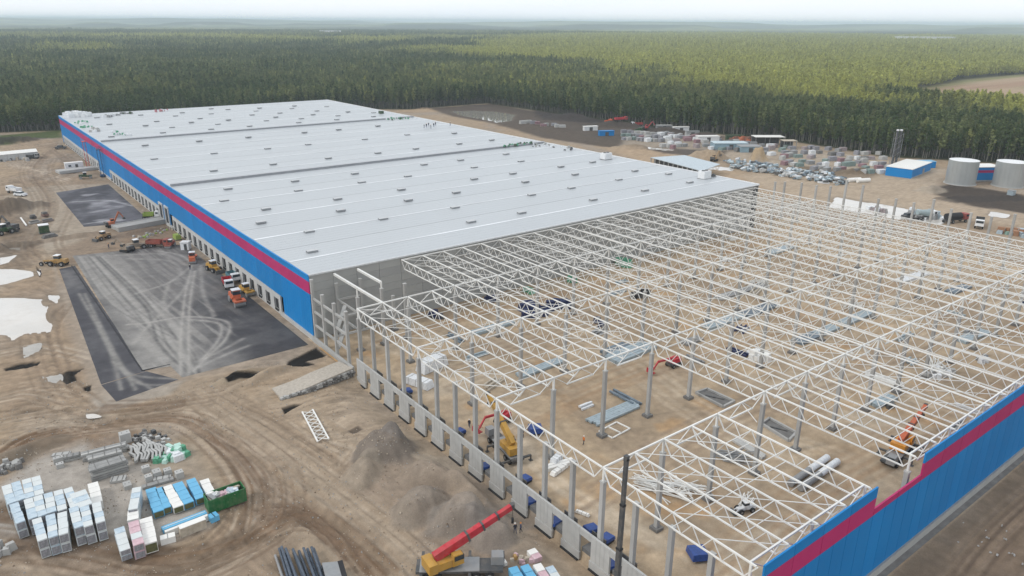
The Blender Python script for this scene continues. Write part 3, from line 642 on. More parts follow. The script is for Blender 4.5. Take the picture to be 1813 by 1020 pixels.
for i, (px, py, sx, sy, sz) in enumerate([(1073, 281, 4, 3, 2.6), (1247, 315, 4, 3, 2.8), (1262, 312, 1.5, 1.5, .8)]):
    q = W(px, py, BH+.3); o = empty('rooftop_unit', (q[0], q[1], BH+.1), 0, ['large white roof unit near the east roof edge, farther one', 'large white roof unit near the right front roof corner', 'small dark roof unit beside the right large white unit'][i], 'roof unit')
    MB().box((0, 0, sz/2+.1), (sx, sy, sz), WPAINT if i < 2 else DGREY).build('housing', o); MB().box((0, 0, .08), (sx+.4, sy+.4, .2), GREYM).build('base', o)
    for s in (-1, 1): MB().cyl((s*sx*.22, 0, sz+.1), (s*sx*.22, 0, sz+.35), sx*.16, DGREY, 10).build('fan', o)
# loose material on the roof
def heap(name, label, cat, pts, spread, n, size, mats, z, group=None, seed=0):
    rs = random.Random(seed+int(pts[0][0])); b = MB()
    for px in pts:
        q = W(*px, z)
        for i in range(n):
            a = rs.uniform(0, 6.28); r = spread*rs.random()**.6; s = [size*rs.uniform(.5, 1.3) for _ in range(3)]
            b.box((q[0]+math.cos(a)*r, q[1]+math.sin(a)*r, z+s[2]*.4*rs.uniform(.4, 1.2)), s, rs.choice(mats), rz=rs.uniform(0, 3), top=(rs.uniform(.6, 1), rs.uniform(.6, 1)))
    o = b.build(name); return setp(o, label, cat, group)
ZR = BH+.15
heap('packaging_heap', 'heap of white wrapped insulation packs at the far left roof corner', 'material heap', [(126, 207), (135, 204), (148, 206)], 4.5, 14, 2.6, [FILM, WPAINT], ZR)
heap('packaging_heap', 'grey and white packs on the far roof behind the white heap', 'material heap', [(188, 207), (200, 205)], 4, 10, 1.4, [FILM, GREYM], ZR)
heap('tarp_heap', 'green tarps dropped near the far left roof edge', 'tarp heap', [(138, 219), (147, 217)], 3, 8, 1.2, [GTARP, WPAINT], ZR)
heap('tarp_heap', 'small green tarp beside the parapet corner on far roof', 'tarp heap', [(155, 226)], 3, 8, 1.2, [GTARP], ZR)
heap('tarp_heap', 'green and white curved tarp lying on the far roof', 'tarp heap', [(207, 234), (212, 238), (222, 240)], 3, 7, 1.1, [GTARP, FILM], ZR)
heap('pallet_heap', 'dark green rolls at the back roof edge', 'roll heap', [(216, 201), (226, 201)], 3, 6, 1.2, [DGRN, GREYM], ZR)
heap('pallet_heap', 'pinkish packs along the back roof edge', 'material heap', [(280, 197), (292, 196)], 4, 6, 1.2, [FILM, mat('pink_pack', (.45, .2, .22), .6)], ZR)
heap('pallet_heap', 'pale packs beside the left roof edge near the scissor lifts', 'material heap', [(166, 233), (170, 231)], 2.4, 8, 1.6, [FILM, CONCL], ZR)
heap('tarp_heap', 'green rolls at the right end of the far parapet', 'tarp heap', [(688, 212), (700, 211), (712, 210), (726, 210)], 3, 6, .9, [DGRN, GTARP, WPAINT], ZR)
heap('tarp_heap', 'small green box on the far right roof section', 'tarp heap', [(675, 201)], 1.6, 4, 1.8, [DGRN], ZR)
heap('tarp_heap', 'dark green netting at the right end of the near parapet', 'tarp heap', [(895, 259), (908, 257), (922, 255), (932, 254)], 2.4, 7, .8, [DGRN, GTARP], BH+.7)
heap('pallet_heap', 'loose offcuts scattered beside the right roof edge', 'scrap heap', [(950, 258), (965, 257), (985, 260), (1010, 264)], 4, 6, .8, [FILM, DGREY, CONCL], ZR)

# ================================================================== open steel frame
HT, HB = 15.4, 13.25
frame_ground = None
CW = .62
colm = {}
def col_meshes(h, steel=True, w_=CW):
    key = (round(h, 1), steel, w_)
    if key not in colm:
        colm[key] = (MB().box((0, 0, h/2), (w_, w_, h), CONC).mesh('shaft'), MB().box((0, 0, .25), (1.5, 1.5, .5), CONCD).mesh('footing'),
                     MB().box((0, 0, h+(HT-.1-h)/2), (.28, .28, HT-.1-h), WHITE).mesh('steel_head') if steel else None,
                     MB().box((0, 0, h-.1), (w_+.12, w_+.12, .22), CONCL).mesh('capital'))
    return colm[key]
def column(x, y, h, label, group, steel=True, foot=True, w_=CW):
    o = empty('concrete_column', (x, y, 0), 0, label, 'column', group); s, f, t, c = col_meshes(h, steel, w_)
    put('shaft', s, o); put('capital', c, o)
    if foot: put('footing', f, o)
    if t: put('steel_head', t, o)
    return o
ROWN = {-24: 'first row from the grey wall', -48: 'second row from the grey wall', -72: 'row behind the truss gap', -96: 'row before the truss gap'}
for y in (-24, -48, -72, -96):
    for i in range(1, 15): column(12*i, y, HB, f'inner concrete column, {ordn(i-1)} from the dock wall, {ROWN[y]}', 'inner concrete columns')
for i in range(0, 15): column(12*i+.01, -119.2, HB-.4, f'concrete column {ordn(i)} from corner, standing inside the near blue wall', 'columns behind the near blue wall', foot=False)
for i in range(0, 17):
    y = -24-6*i; full = i % 4 == 0
    if i < 16: column(.25, y, HB, f'dock wall column, {ordn(i)} from the hall end' + (', carrying a truss joint' if full else ', ending under the truss'), 'columns on the dock wall', steel=full, foot=False)
# stair end bay beside the hall: posts with girts
for i, (y, h) in enumerate([(-.6, 15.2), (-6, 13.1), (-12, 12.9), (-18, 12.9)]):
    column(.25, y, h, f'{ordn(i)} post of the bare end bay counted from the blue hall corner', 'posts of the bare end bay', steel=False, foot=False)
column(6, -.4+-.6, HB, 'concrete post against the grey wall under the first white girder', 'posts of the bare end bay', steel=False)
column(12, -12, HB+.6, 'tall post holding the end of the short white girder', 'posts of the bare end bay', steel=True)
column(6, -12, 13.0, 'slender post halfway under the long white girder', 'posts of the bare end bay', steel=True)
column(18, -12, 13.8, 'lone grey post in front of the grey wall beside the first truss', 'posts of the bare end bay', steel=False)
column(12, -1.2, HB, 'post against the grey wall at the short girder start', 'posts of the bare end bay', steel=False)
column(18, -6, 9, 'short stub post before the grey wall', 'posts of the bare end bay', steel=False)
fr = empty('girt_frame', (0, -12, 0), 0, 'grey concrete girts and stair beams in the bare end bay by the hall corner', 'beam frame')
for z in (4.0, 7.4, 10.6):
    for y in (-3.2, -9, -15): MB().box((.25, y+12, z), (.34, 5.3, .5), CONC).build('girt', fr)
for z in (5.0, 9.2):
    MB().box((6, 6, z), (.3, 11, .5), CONC).build('girt', fr); MB().box((3.1, 0, z), (5.4, .3, .45), CONC).build('girt', fr); MB().box((9, 0, z), (5.4, .3, .45), CONC).build('girt', fr)
    MB().box((9, 10.6, z), (5.4, .3, .45), CONC).build('girt', fr); MB().bar((.5, 0, z-3), (5.6, 6, z), .9, .3, CONC).build('stair_flight', fr)
for (x0, y0, x1, y1, l) in ((6, -.3, 6, -23.8, 'long white box girder from the grey wall to the first truss row'), (12, -.3, 12, -12, 'short white box girder from the grey wall to a post')):
    g = empty('box_girder', (x0, y0, 0), 0, l, 'girder'); MB().box((0, (y1-y0)/2, HT-.2), (.36, abs(y1-y0), .5), WHITE).build('beam', g); MB().box((0, (y1-y0)/2, HT+.07), (.5, abs(y1-y0), .06), WHITE).build('flange', g)

CH = .205; WB = .10
tc_m = MB().box((0, -12, HT), (CH, 23.7, CH), WHITE).mesh('top_chord')
bc_m = MB().box((0, -12, HB), (CH*.9, 21.1, CH*.9), WHITE).mesh('bottom_chord')
dl = MB().bar((0, 0, HT), (0, -1.5, HB), WB, WB, WHITE).mesh('web_member'); dr = MB().bar((0, 0, HB), (0, -1.5, HT), WB, WB, WHITE).mesh('web_member')
dh = MB().bar((0, 0, HT), (0, -1.5, HB), WB*1.5, WB*1.5, WHITE).mesh('end_diagonal'); dh2 = MB().bar((0, 0, HB), (0, -1.5, HT), WB*1.5, WB*1.5, WHITE).mesh('end_diagonal')
b = MB()
for k in range(8):
    b.bar((0, -3*k, HT), (0, -3*k-1.5, HB), WB, WB, WHITE); b.bar((0, -3*k-1.5, HB), (0, -3*k-3, HT), WB, WB, WHITE)
webj = b.mesh('web')
BAY = ['bay touching the grey wall', 'second bay from grey wall', 'third bay from grey wall', 'fourth bay, over the cranes', 'last bay by the blue wall']
tie6 = MB().bar((0, 0, 0), (6, 0, 0), .09, .09, WHITE).mesh('tie')
tien = {}
def truss(x, bay, y0=None):
    y = -24*bay
    o = empty('roof_truss', (x, y, 0), 0, f'long white roof truss, {ordn(int(round(x/6)))} line from dock wall, {BAY[bay]}', 'roof truss', 'long white roof trusses')
    put('top_chord', tc_m, o); put('bottom_chord', bc_m, o)
    d = math.hypot(x-CAMP[0], y-12-CAMP[1])
    if d < 150:
        for k in range(8):
            put('end_diagonal' if k == 0 else 'web_member', dh if k == 0 else dl, o, (0, -3*k, 0)); put('end_diagonal' if k == 7 else 'web_member', dh2 if k == 7 else dr, o, (0, -3*k-1.5, 0))
    else: put('web', webj, o)
    return o
TR = set()
for bay in range(5):
    for i in range(0, 29):
        x = 6*i
        if bay == 0 and i < 4: continue
        if bay == 3 and 1 <= i <= 5: continue
        if bay == 4 and i in (5,): continue
        TR.add((bay, i))
for bay, i in sorted(TR):
    o = truss(6*i, bay)
    # horizontal ties to the next truss at quarter points
    if (bay, i+1) in TR:
        for y, z in ((-12, HB), (-12, HT)) + (((-6, HB), (-18, HB), (-6, HT), (-18, HT)) if i % 2 or i > 12 else ()): put('tie', tie6, o, (0, y, z))
        if i % 5 in (0, 4) or (bay == 4 and i < 3):
            for k in range(4): MB().bar((0, -6*k, HT), (6, -6*k-6, HT), .08, .08, WHITE).build('wind_brace', o)
# cross trusses 12 m long on the column rows
def xparts():
    t = MB().box((6, 0, HT), (11.8, CH*1.1, CH*1.1), WHITE).mesh('top_chord'); b = MB().box((6, 0, HB+.1), (6.2, CH, CH), WHITE).mesh('bottom_chord')
    L = [((.1, HT), (3, HB+.1)), ((3, HB+.1), (6, HT)), ((6, HT), (9, HB+.1)), ((9, HB+.1), (11.9, HT))]
    ds = [MB().bar((a[0], 0, a[1]), (c[0], 0, c[1]), .11, .11, WHITE).mesh('web_member') for a, c in L]; return t, b, ds
XT, XB, XD = xparts()
XR = {0: 'against the grey wall', -24: 'first row from the grey wall', -48: 'second row from the grey wall', -72: 'row behind the truss gap', -96: 'row before the truss gap', -119: 'along the near blue wall'}
brace_m = [MB().bar((0, 0, HT-.2), (0, s*3.0, HB), .09, .09, WHITE).mesh('knee_brace') for s in (-1, 1)]
for y in (0, -24, -48, -72, -96, -119):
    for i in range(14):
        if y == 0 and i < 2: continue
        if y == -119 and i in (2,): continue
        o = empty('cross_truss', (12*i, y-(.35 if y == 0 else 0), 0), 0, f'short white cross truss, {ordn(i)} from the dock wall, {XR[y]}', 'cross truss', 'short cross trusses on the column rows')
        put('top_chord', XT, o); put('bottom_chord', XB, o)
        for m in XD: put('web_member', m, o)
        if y < 0 and y > -119:
            for m, sg in zip(brace_m, (-1, 1)):
                if not (i < 3 and ((y == -72 and sg < 0) or (y == -96 and sg > 0))): put('knee_brace', m, o, (6, 0, 0))
# freestanding posts beyond the far edge
for i, (y, h) in enumerate([(7.1, 13.4), (3, 14.1), (-4, 14.9), (-10, 15), (-15.5, 15.6), (-21.2, 18.8), (-27.4, 18), (-33.5, 14.3), (-39.4, 15.4), (-45.4, 15.2), (-51.4, 17.4), (-57.2, 15.4), (-63.1, 15.3), (-69, 15.3), (-75.1, 17.3), (-81, 15.3), (-87, 15.4)]):
    column(192, y, h, f'freestanding tall concrete post, {ordn(i)} from the hall in the far line', 'freestanding posts in the far line', steel=False)
# dock wall panels: pillars with a continuous lintel, pits between them
pil = MB().box((0, 0, 1.5), (.34, 3.6, 5.4), CONCL); pil.box((-.1, 0, -.55), (.36, 3.9, 1.3), CONCL); pil = pil.mesh('dock_panel')
lin = MB().box((0, 0, 3.65), (.32, 2.3, 1.1), CONCL).mesh('lintel'); gs = MB()
for k in (-1, 0, 1): gs.box((-.18, k*.8, 2.1), (.02, .05, 4.0), CONC)
gs = gs.mesh('panel_joint'); foot = MB().box((-.2, 0, -1.3), (.7, 3.7, .35), BLACK).mesh('bitumen_footing')
sill = MB().box((1.6, 0, -.1), (1.8, 2.3, 1.6), CONCD); sill.box((.55, 0, -.3), (.3, 2.3, 2.0), mat('pit_wall_painted_shade', (.14, .14, .14), .9)); sill.box((2.55, 0, 1.2), (.15, 2.8, 2.2), DGREY); sill = sill.mesh('dock_pit')  # recessed pit front coloured darker for the shade inside the opening
for i in range(17):
    y = -26.7-5.97*i
    if y < -121: break
    o = empty('dock_wall_panel', (-.45, y+1.4, 0), 0, f'grey concrete dock wall panel, {ordn(i)} from the hall end', 'wall panel', 'concrete dock wall panels of the open frame')
    put('pillar', pil, o); put('panel_joint', gs, o); put('bitumen_footing', foot, o)
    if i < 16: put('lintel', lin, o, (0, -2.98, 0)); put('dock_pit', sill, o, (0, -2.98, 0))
b = MB(); b.box((-.3, -10.5, .5), (.7, 20.5, 1.0), CONCL); b.box((-1.1, -13, .35), (.35, 15, .1), mat('timber_board', (.45, .28, .13), .8)); o = b.build('concrete_kerb_wall'); setp(o, 'low concrete plinth running from the hall corner with a timber board beside it', 'plinth')
# ramp up to the frame
A, Bq = W(497, 708), W(628, 668); b = MB(); nseg = 12
P = smooth([A[:2], W(560, 690)[:2], (-.8, -22)], 8); T = np.gradient(P, axis=0); T /= np.linalg.norm(T, axis=1)[:, None]; N = np.stack([-T[:, 1], T[:, 0]], 1)*4.4
vs = []; 
for k in range(len(P)):
    h = 1.5*min(1, .3+k/len(P)*1.2); l, r_ = P[k]+N[k]*1.15, P[k]; vs += [(*l, -.2), (*l, h), (*r_, h), (*r_, -.2)]
fs = []
for k in range(len(P)-1):
    for j in range(4): fs.append((4*k+j, 4*k+4+j, 4*k+4+(j+1) % 4, 4*k+(j+1) % 4))
fs += [(0, 1, 2, 3), (4*len(P)-1, 4*len(P)-2, 4*len(P)-3, 4*len(P)-4)]
b.add(vs, fs, mat('ramp_gravel', (.40, .36, .31), .9, var=.15, scale=2, bump=.4)); rmp = empty('access_ramp', (0, 0, 0), 0, 'curved gravel ramp edged with grey stone rising to the open frame', 'ramp'); b.build('ramp_surface', rmp)
b = MB(); rs = random.Random(3)
for k in range(len(P)-1):
    for j in range(3):
        for i in range(3):
            t = (j+.5)/3; q = P[k]*(1-t)+P[k+1]*t-N[k]/4.4*.1; hh = 1.4*min(1, .3+k/len(P)*1.2)
            b.box((q[0]+rs.uniform(-.15, .15), q[1]+rs.uniform(-.15, .15), .05+i*hh/3), (rs.uniform(.4, .7), rs.uniform(.4, .7), rs.uniform(.3, .45)), CONCD if rs.random() < .5 else CONC, rz=rs.uniform(0, 3))
setp(b.build('stone_edging', rmp), kind='stuff')

# near blue wall, step by step
wall = empty('cladding_wall', (0, -120.6, 0), 0, 'long blue clad wall with magenta stripe and a notch, along the near side', 'wall')
def top(x): return 12.6 if 24.3 < x < 37 else HT+.55
def wall_pan(name, x0, x1, z0, z1, m): MB().box(((x0+x1)/2, 0, (z0+z1)/2), (x1-x0-.07, .22, z1-z0-.03), m).build(name, wall)
xs = [0.2, 6, 12, 18, 24.3]+[30.6, 37]+[43+6*i for i in range(22)]
for a, c in zip(xs, xs[1:]):
    tp = top((a+c)/2)
    if tp > 14: wall_pan('cladding_panel', a, c, 14.35, tp, BLUE); wall_pan('stripe_panel', a, c, 11.6, 14.35, MAG)
    else: wall_pan('stripe_panel', a, c, 11.6, tp, MAG)
    m_ = (a+c)/2; wall_pan('cladding_panel', a, m_, 1.3, 11.6, BLUE); wall_pan('cladding_panel', m_, c, 1.3, 11.6, BLUE)
b = MB(); b.box((86, -.12, .6), (172, .5, 1.3), CONCL); b.build('plinth', wall); b = MB(); b.box((86, -.75, .0), (172, .9, .1), CONCD); b.build('blind_area', wall)
MB().box((86, -.1, 1.33), (172, .5, .06), GREYM).build('drip_edge', wall)
b = MB(); [b.box((x, .25, z), (5.7, .14, .14), GREYM) for x in (3+6*np.arange(28)) for z in (3, 7, 11)]; setp(b.build('wall_rails', wall), kind='stuff')
# low blue corner piece on the dock side
cw = empty('cladding_wall', (-.35, -117, 0), 0, 'low blue clad end piece on the dock side beneath the near corner', 'wall')
MB().box((0, 0, 4.6), (.22, 7.4, 6.6), BLUE).build('cladding_panel', cw); MB().box((0, -1.2, 9.4), (.22, 5, 3), BLUE).build('cladding_panel', cw)

# ================================================================== storage islands
PKB = mat('pale_blue_film', (.42, .52, .60), .35, var=.15, scale=1.2, dirt=(.66, .66, .62), dirtamt=.8)
PKW = mat('pale_white_film', (.60, .63, .63), .35, var=.08, scale=1.2, dirt=(.42, .5, .56), dirtamt=.5)
PKP = mat('pale_pink_film', (.56, .38, .42), .35, var=.15, scale=1.2, dirt=(.62, .6, .6), dirtamt=.5)
PKE = mat('panel_core_grey', (.24, .24, .26), .8, var=.3, scale=6)
SKY = mat('sky_blue_sheet', (.13, .40, .62), .35, var=.08, scale=.8)
OLIVE = mat('olive_wrap', (.11, .11, .05), .8, var=.3)
WSH = mat('white_sheet', (.74, .73, .70), .45, var=.05)
BEI = mat('beige_boards', (.42, .37, .30), .7, var=.2)
def P2z(a, o, s): return (o[0]+a[0]/s, o[1]+a[1]/s)
def span(a, b, h):
    A = W(*a, h); B = W(*b, h); c = (A+B)/2; L = np.hypot(*(B-A)[:2]); rz = math.atan2(B[1]-A[1], B[0]-A[0]); return c, L, rz
def packstack(label, a, b, wd, h, mats, layers=2, group='wrapped panel stacks of the lower left storage', end=None, cat='panel stack'):
    c, L, rz = span(a, b, h); o = empty('panel_stack', (c[0], c[1], 0), rz, label, cat, group); n = max(2, int(L/1.25)); rs = random.Random(int(a[0]*7+a[1]))
    b_ = MB(); [b_.box((x, 0, .07), (.15, wd*.95, .14), BEI) for x in (-L*.4, -L*.15, L*.15, L*.4)]; b_.build('bearer', o)
    lh = (h-.14)/layers
    for k in range(layers):
        for i in range(n):
            m = rs.choice(mats); dx = rs.uniform(-.03, .03); bb = MB().box((dx, rs.uniform(-.05, .05), 0), (L/n-.06, wd*rs.uniform(.97, 1), lh-.05), m)
            last = (i == n-1)
            if end: bb.box((L/n/2 if last else -L/n/2, 0, 0), (.05, wd*.85, lh*.75), end)
            bb.build('pack', o, (-L/2+L/n*(i+.5), 0, .14+lh*(k+.5)))
    return o
o6 = (0, 830); S6 = 6.375
A_ = [('A', (62, 182), (130, 385), 'leftmost wrapped panel stack, back half of the outer row'), ('A', (152, 388), (232, 600), 'leftmost wrapped panel stack, front half with grey ends'), ('B', (170, 145), (240, 345), 'second wrapped stack from left in the back row'),
      ('C', (295, 110), (340, 320), 'third wrapped stack in the back row, bluish top'), ('C', (400, 85), (445, 290), 'fourth wrapped stack in the back row, whitest top'),
      ('D', (315, 335), (370, 555), 'leftmost stack of the middle row of pale blue packs'), ('E', (420, 300), (480, 525), 'second stack of the middle row of pale packs'), ('F', (540, 268), (590, 485), 'third stack of the middle row with blue end'), ('G', (650, 240), (705, 460), 'fourth stack of the middle row with yellowish patch'),
      ('H', (765, 212), (845, 425), 'fifth stack of the middle row, set slightly askew'), ('I', (870, 258), (955, 420), 'sixth and widest stack of the middle row'),
      ('J', (410, 558), (480, 800), 'leftmost stack of the front row by the track'), ('K', (565, 512), (600, 765), 'second stack of the front row with a gap on its left'), ('L', (700, 485), (715, 735), 'third stack of the front row standing straight'), ('M', (825, 430), (890, 655), 'fourth stack of the front row, double grey end'),
      ('N', (950, 420), (1000, 640), 'fifth stack of the front row beside the last one'), ('O', (1085, 378), (1135, 600), 'rightmost stack of the front row of pale packs')]
for nm, a, b_, l in A_: packstack(l, P2z(a, o6, S6), P2z(b_, o6, S6), 2.2 if nm == 'I' else 1.2, 2.9+.03*(ord(nm)-65), [PKB, PKW, PKW, PKB], 2, end=PKE)
packstack('plain white sheet stack behind the rightmost pale stack', P2z((1045, 155), o6, S6), P2z((1100, 375), o6, S6), 1.5, 1.6, [WSH], 2)
o6 = (180, 830); S6 = 6.0
packstack('pale blue stack standing alone, leaning towards the pink one', P2z((370, 195), o6, S6), P2z((330, 430), o6, S6), 1.3, 2.6, [PKB, PKW], 2, end=PKE)
packstack('short white pack between the pale blue and pink stacks', P2z((332, 440), o6, S6), P2z((326, 540), o6, S6), 1.5, 2.2, [WSH, PKW], 2)
packstack('pink and white wrapped panel stack', P2z((330, 555), o6, S6), P2z((392, 800), o6, S6), 1.4, 2.55, [PKP, PKW, PKP], 2, end=PKE)
packstack('pale stack left of the pink one at the gravel edge', P2z((180, 622), o6, S6), P2z((250, 860), o6, S6), 1.35, 1.9, [PKB, PKW], 2, end=PKE)
packstack('white topped crate stack right of the pink one', P2z((462, 520), o6, S6), P2z((522, 785), o6, S6), 1.7, 1.9, [WSH], 1, cat='crate stack', end=OLIVE)
for (a, b_, wd, m, l) in [((515, 205), (605, 450), 1.5, SKY, 'first bright blue sheeted stack from left'), ((608, 198), (697, 410), 1.1, SKY, 'narrow bright blue stack beside the first blue one'), ((685, 180), (815, 400), 1.5, WSH, 'white sheeted stack between the bright blue ones'), ((800, 145), (925, 360), 1.5, SKY, 'bright blue stack right of the white one, pink corner'), ((945, 105), (1050, 310), 1.4, SKY, 'last bright blue stack beside the green container')]:
    packstack(l, P2z(a, o6, S6), P2z(b_, o6, S6), wd, 1.3, [m], 1, 'sheeted stacks beside the green container', end=OLIVE)
c, L, rz = span(P2z((800, 145), o6, S6), P2z((815, 140), o6, S6), 1.35)
packstack('short white sheet stack touching the green container', P2z((1085, 112), o6, S6), P2z((1150, 240), o6, S6), 1.4, .9, [WSH], 1, 'sheeted stacks beside the green container')
def longbox(name, label, cat, a, b_, wd, h, m, z0=0, part=None, group=None):
    c, L, rz = span(a, b_, z0+h); o = empty(name, (c[0], c[1], z0), rz, label, cat, group); MB().box((0, 0, h/2), (L, wd, h), m).build(part or 'body', o); return o, L
o, L = longbox('board_stack', 'long bright blue sheet bundle lying by the loop track', 'sheet bundle', P2z((640, 635), o6, S6), P2z((1110, 455), o6, S6), 1.0, .7, SKY); MB().box((0, .1, .72), (L*.96, .1, .05), WSH).build('strap', o)
o, L = longbox('board_stack', 'white sheet bundle in front of the long blue one', 'sheet bundle', P2z((670, 665), o6, S6), P2z((1130, 487), o6, S6), .5, .9, WSH); MB().box((0, 0, .92), (.1, .52, .04), SKY).build('strap', o)
o, L = longbox('board_stack', 'beige board stack with pale top, below the blue bundle', 'board stack', P2z((820, 625), o6, S6), P2z((1095, 520), o6, S6), 1.1, 1.5, BEI); MB().box((0, 0, 1.53), (L, 1.15, .08), WSH).build('cover', o)
o, L = longbox('board_stack', 'short blue bundle at the right end of the beige stack', 'sheet bundle', P2z((1140, 510), o6, S6), P2z((1228, 470), o6, S6), 1.3, .9, SKY); MB().box((0, 0, .92), (.1, 1.3, .04), DARK).build('strap', o)
o, L = longbox('board_stack', 'short white box by the track, nearest of the sheet bundles', 'box', P2z((620, 735), o6, S6), P2z((778, 692), o6, S6), 1.1, 1.0, WSH); MB().box((0, 0, 1.02), (.1, 1.1, .04), GREYM).build('strap', o)
# green open container full of waste
c, L, rz = span(P2z((1080, 310), o6, S6), P2z((1430, 185), o6, S6), 2.4); L = L*1.12
g = empty('waste_container', (c[0]+.6, c[1]-.2, 0), rz, 'green open-top container filled with white waste', 'container')
for s in (-1, 1):
    MB().box((0, s*1.2, 1.3), (L, .12, 2.3), GRN).build('side_wall', g); bb = MB(); [bb.box((-L/2+.4+i*(L-.8)/9, s*1.29, 1.3), (.12, .08, 2.1), GRN) for i in range(10)]; bb.build('side_ribs', g)
    MB().box((s*L/2, 0, 1.3), (.12, 2.4, 2.3), GRN).build('end_wall', g)
MB().box((0, 0, .2), (L, 2.4, .2), DGREY).build('floor', g)
rs = random.Random(4); bb = MB(); [bb.box((rs.uniform(-L/2+.7, L/2-.7), rs.uniform(-.8, .8), rs.uniform(1.6, 2.3)), (rs.uniform(.5, 1.4), rs.uniform(.4, 1), rs.uniform(.2, .6)), rs.choice([FILM, WSH, PKP, BEI, GREYM, PKB]), rz=rs.uniform(0, 3), ry=rs.uniform(-.4, .4)) for _ in range(40)]
setp(bb.build('waste', g), kind='stuff')
# concrete elements
o6 = (80, 750); S6 = 6.973
def slabs(label, a, b_, wd, h, n=5, across=1):
    c, L, rz = span(P2z(a, o6, S6), P2z(b_, o6, S6), h); o = empty('slab_stack', (c[0], c[1], 0), rz, label, 'slab stack', 'stacks of long concrete slabs'); rs = random.Random(int(a[0]))
    m = None
    for k in range(n):
        for j in range(across):
            hh = h/n; bb = MB().box((rs.uniform(-.25, .25), (j-(across-1)/2)*wd/across, hh*(k+.5)), (L*rs.uniform(.93, 1), wd/across-.06, hh*.8), CONC if rs.random() < .7 else mat('weathered_concrete', (.27, .27, .265), .9, var=.15)); bb.build('slab', o)
    bb = MB(); [bb.box((x, 0, h/2), (.12, wd*.9, h*.98), CONCD) for x in (-L*.35, 0, L*.35)]; bb.build('spacer', o)
slabs('tall stack of long grey slabs nearest the white packs', (545, 545), (1000, 405), 2.2, 2.3, 5, 2)
slabs('middle stack of long grey slabs with ribbed top', (520, 420), (940, 315), 1.6, 2.0, 4, 2)
slabs('narrow long beam stack behind the middle slab stack', (440, 370), (1020, 225), 1.2, 1.5, 3, 2)
slabs('low beam row running left from the slab stacks', (235, 400), (450, 355), 1.1, 1.0, 2, 2)
slabs('thin pale slab behind the left beam row', (90, 380), (330, 350), 1.0, .4, 1)
slabs('flat pale slab lying before the tall slab stack', (800, 685), (985, 660), 1.6, .5, 1)
slabs('long flat slab behind the bright blue stacks', (1190, 775), (1590, 660), 1.0, .5, 1)
slabs('short slab beside the grid of square blocks', (1340, 680), (1560, 640), 1.0, .5, 1)
_c, _L, BLRZ = span(P2z((545, 545), o6, S6), P2z((1000, 405), o6, S6), 2)
for i, (a, sx, sy, h, l) in enumerate([((975, 110), 2.6, 2.2, 1.9, 'large concrete block behind the slab stacks'), ((155, 415), 2.2, 1.3, 1.1, 'left concrete cube at the end of the beam row'), ((178, 490), 1.7, 1.3, .8, 'small concrete cube before the left cube'), ((1235, 528), 1.8, 1.5, 1.0, 'back left block of the square block grid'), ((1270, 640), 1.6, 1.6, 1.0, 'front left block of the square block grid'), ((1372, 580), 1.8, 2.2, 1.1, 'middle tall block of the square block grid'), ((1505, 562), 1.7, 1.7, 1.1, 'fourth block of the square block grid'), ((1650, 590), 1.8, 1.8, 1.2, 'right block of the square block grid with purple shade'), ((1010, 740), 1.7, 2.4, .7, 'flat slab leaning on debris near the white stack')]):
    q = W(*P2z(a, o6, S6), h); sx *= .68; sy *= .68; o = empty('concrete_block', (q[0], q[1], 0), BLRZ, l, 'concrete block', 'concrete blocks of the storage yard')
    MB().box((0, 0, h/2), (sx, sy, h), CONCL, top=(.97, .97)).build('block', o); bb = MB(); [bb.cyl((s*sx*.25, 0, h), (s*sx*.25, 0, h+.1), .06, DGREY, 6) for s in (-1, 1)]; bb.build('lifting_eye', o)
rs = random.Random(11); k = 0
for row, (xa, ya, xb, yb, n) in enumerate([(1050, 330, 1330, 280, 9), (1090, 420, 1400, 370, 8), (1280, 250, 1480, 330, 5)]):
    for i in range(n):
        t = i/(n-1); q = W(*P2z((xa+(xb-xa)*t, ya+(yb-ya)*t), o6, S6), .5); o = empty('bent_beam', (q[0], q[1], 0), R(-90+rs.uniform(-14, 14)), f'angled concrete beam {ordn(i)} from left in the {["back", "front", "right"][row]} row of bent beams', 'concrete beam', 'angled concrete beams between slabs and green tarp')
        L = rs.uniform(1.5, 2.0); MB().bar((-L, -.1, .55), (0, .28, .7), .34, .5, CONCL).build('arm', o); MB().bar((0, .28, .7), (L, -.2, .55), .34, .5, CONC).build('arm', o); MB().box((0, 0, .18), (.3, .5, .3), BEI).build('bearer', o)
heap('tarp_heap', 'crumpled pale green and white tarp heap beside the square blocks', 'tarp heap', [P2z((1620, 350), o6, S6), P2z((1640, 400), o6, S6)], 1.5, 9, 1.5, [mat('mint_tarp', (.42, .62, .55), .45), FILM, GTARP], 0)
heap('tarp_heap', 'flat green tarp spread before the bent beams', 'tarp heap', [P2z((1470, 455), o6, S6), P2z((1540, 430), o6, S6)], 1.4, 9, 1.0, [GTARP, mat('mint_tarp', (.42, .62, .55), .45)], 0)
heap('rubble_heap', 'dark scrap heap behind the bent beams', 'scrap heap', [P2z((1240, 160), o6, S6), P2z((1290, 190), o6, S6), P2z((1150, 210), o6, S6), P2z((1440, 230), o6, S6)], 1.8, 12, .7, [CONCD, CONC, DGREY], 0)
heap('rubble_heap', 'stacked dark sleepers at the left picture edge', 'scrap heap', [(5, 833), (22, 826)], 1.6, 10, 1.0, [CONCD, CONC], 0)
heap('rubble_heap', 'white rubble bits strewn on the soil outside the blue wall', 'rubble heap', [(1790, 990), (1800, 960), (1770, 1000), (1740, 960), (1690, 930)], 5, 4, .22, [CONCL, CONC], -.05)
heap('rubble_heap', 'grey slab heap at the lower left picture edge', 'scrap heap', [(0, 975)], 1.6, 6, 1.2, [CONC, CONCL], 0)
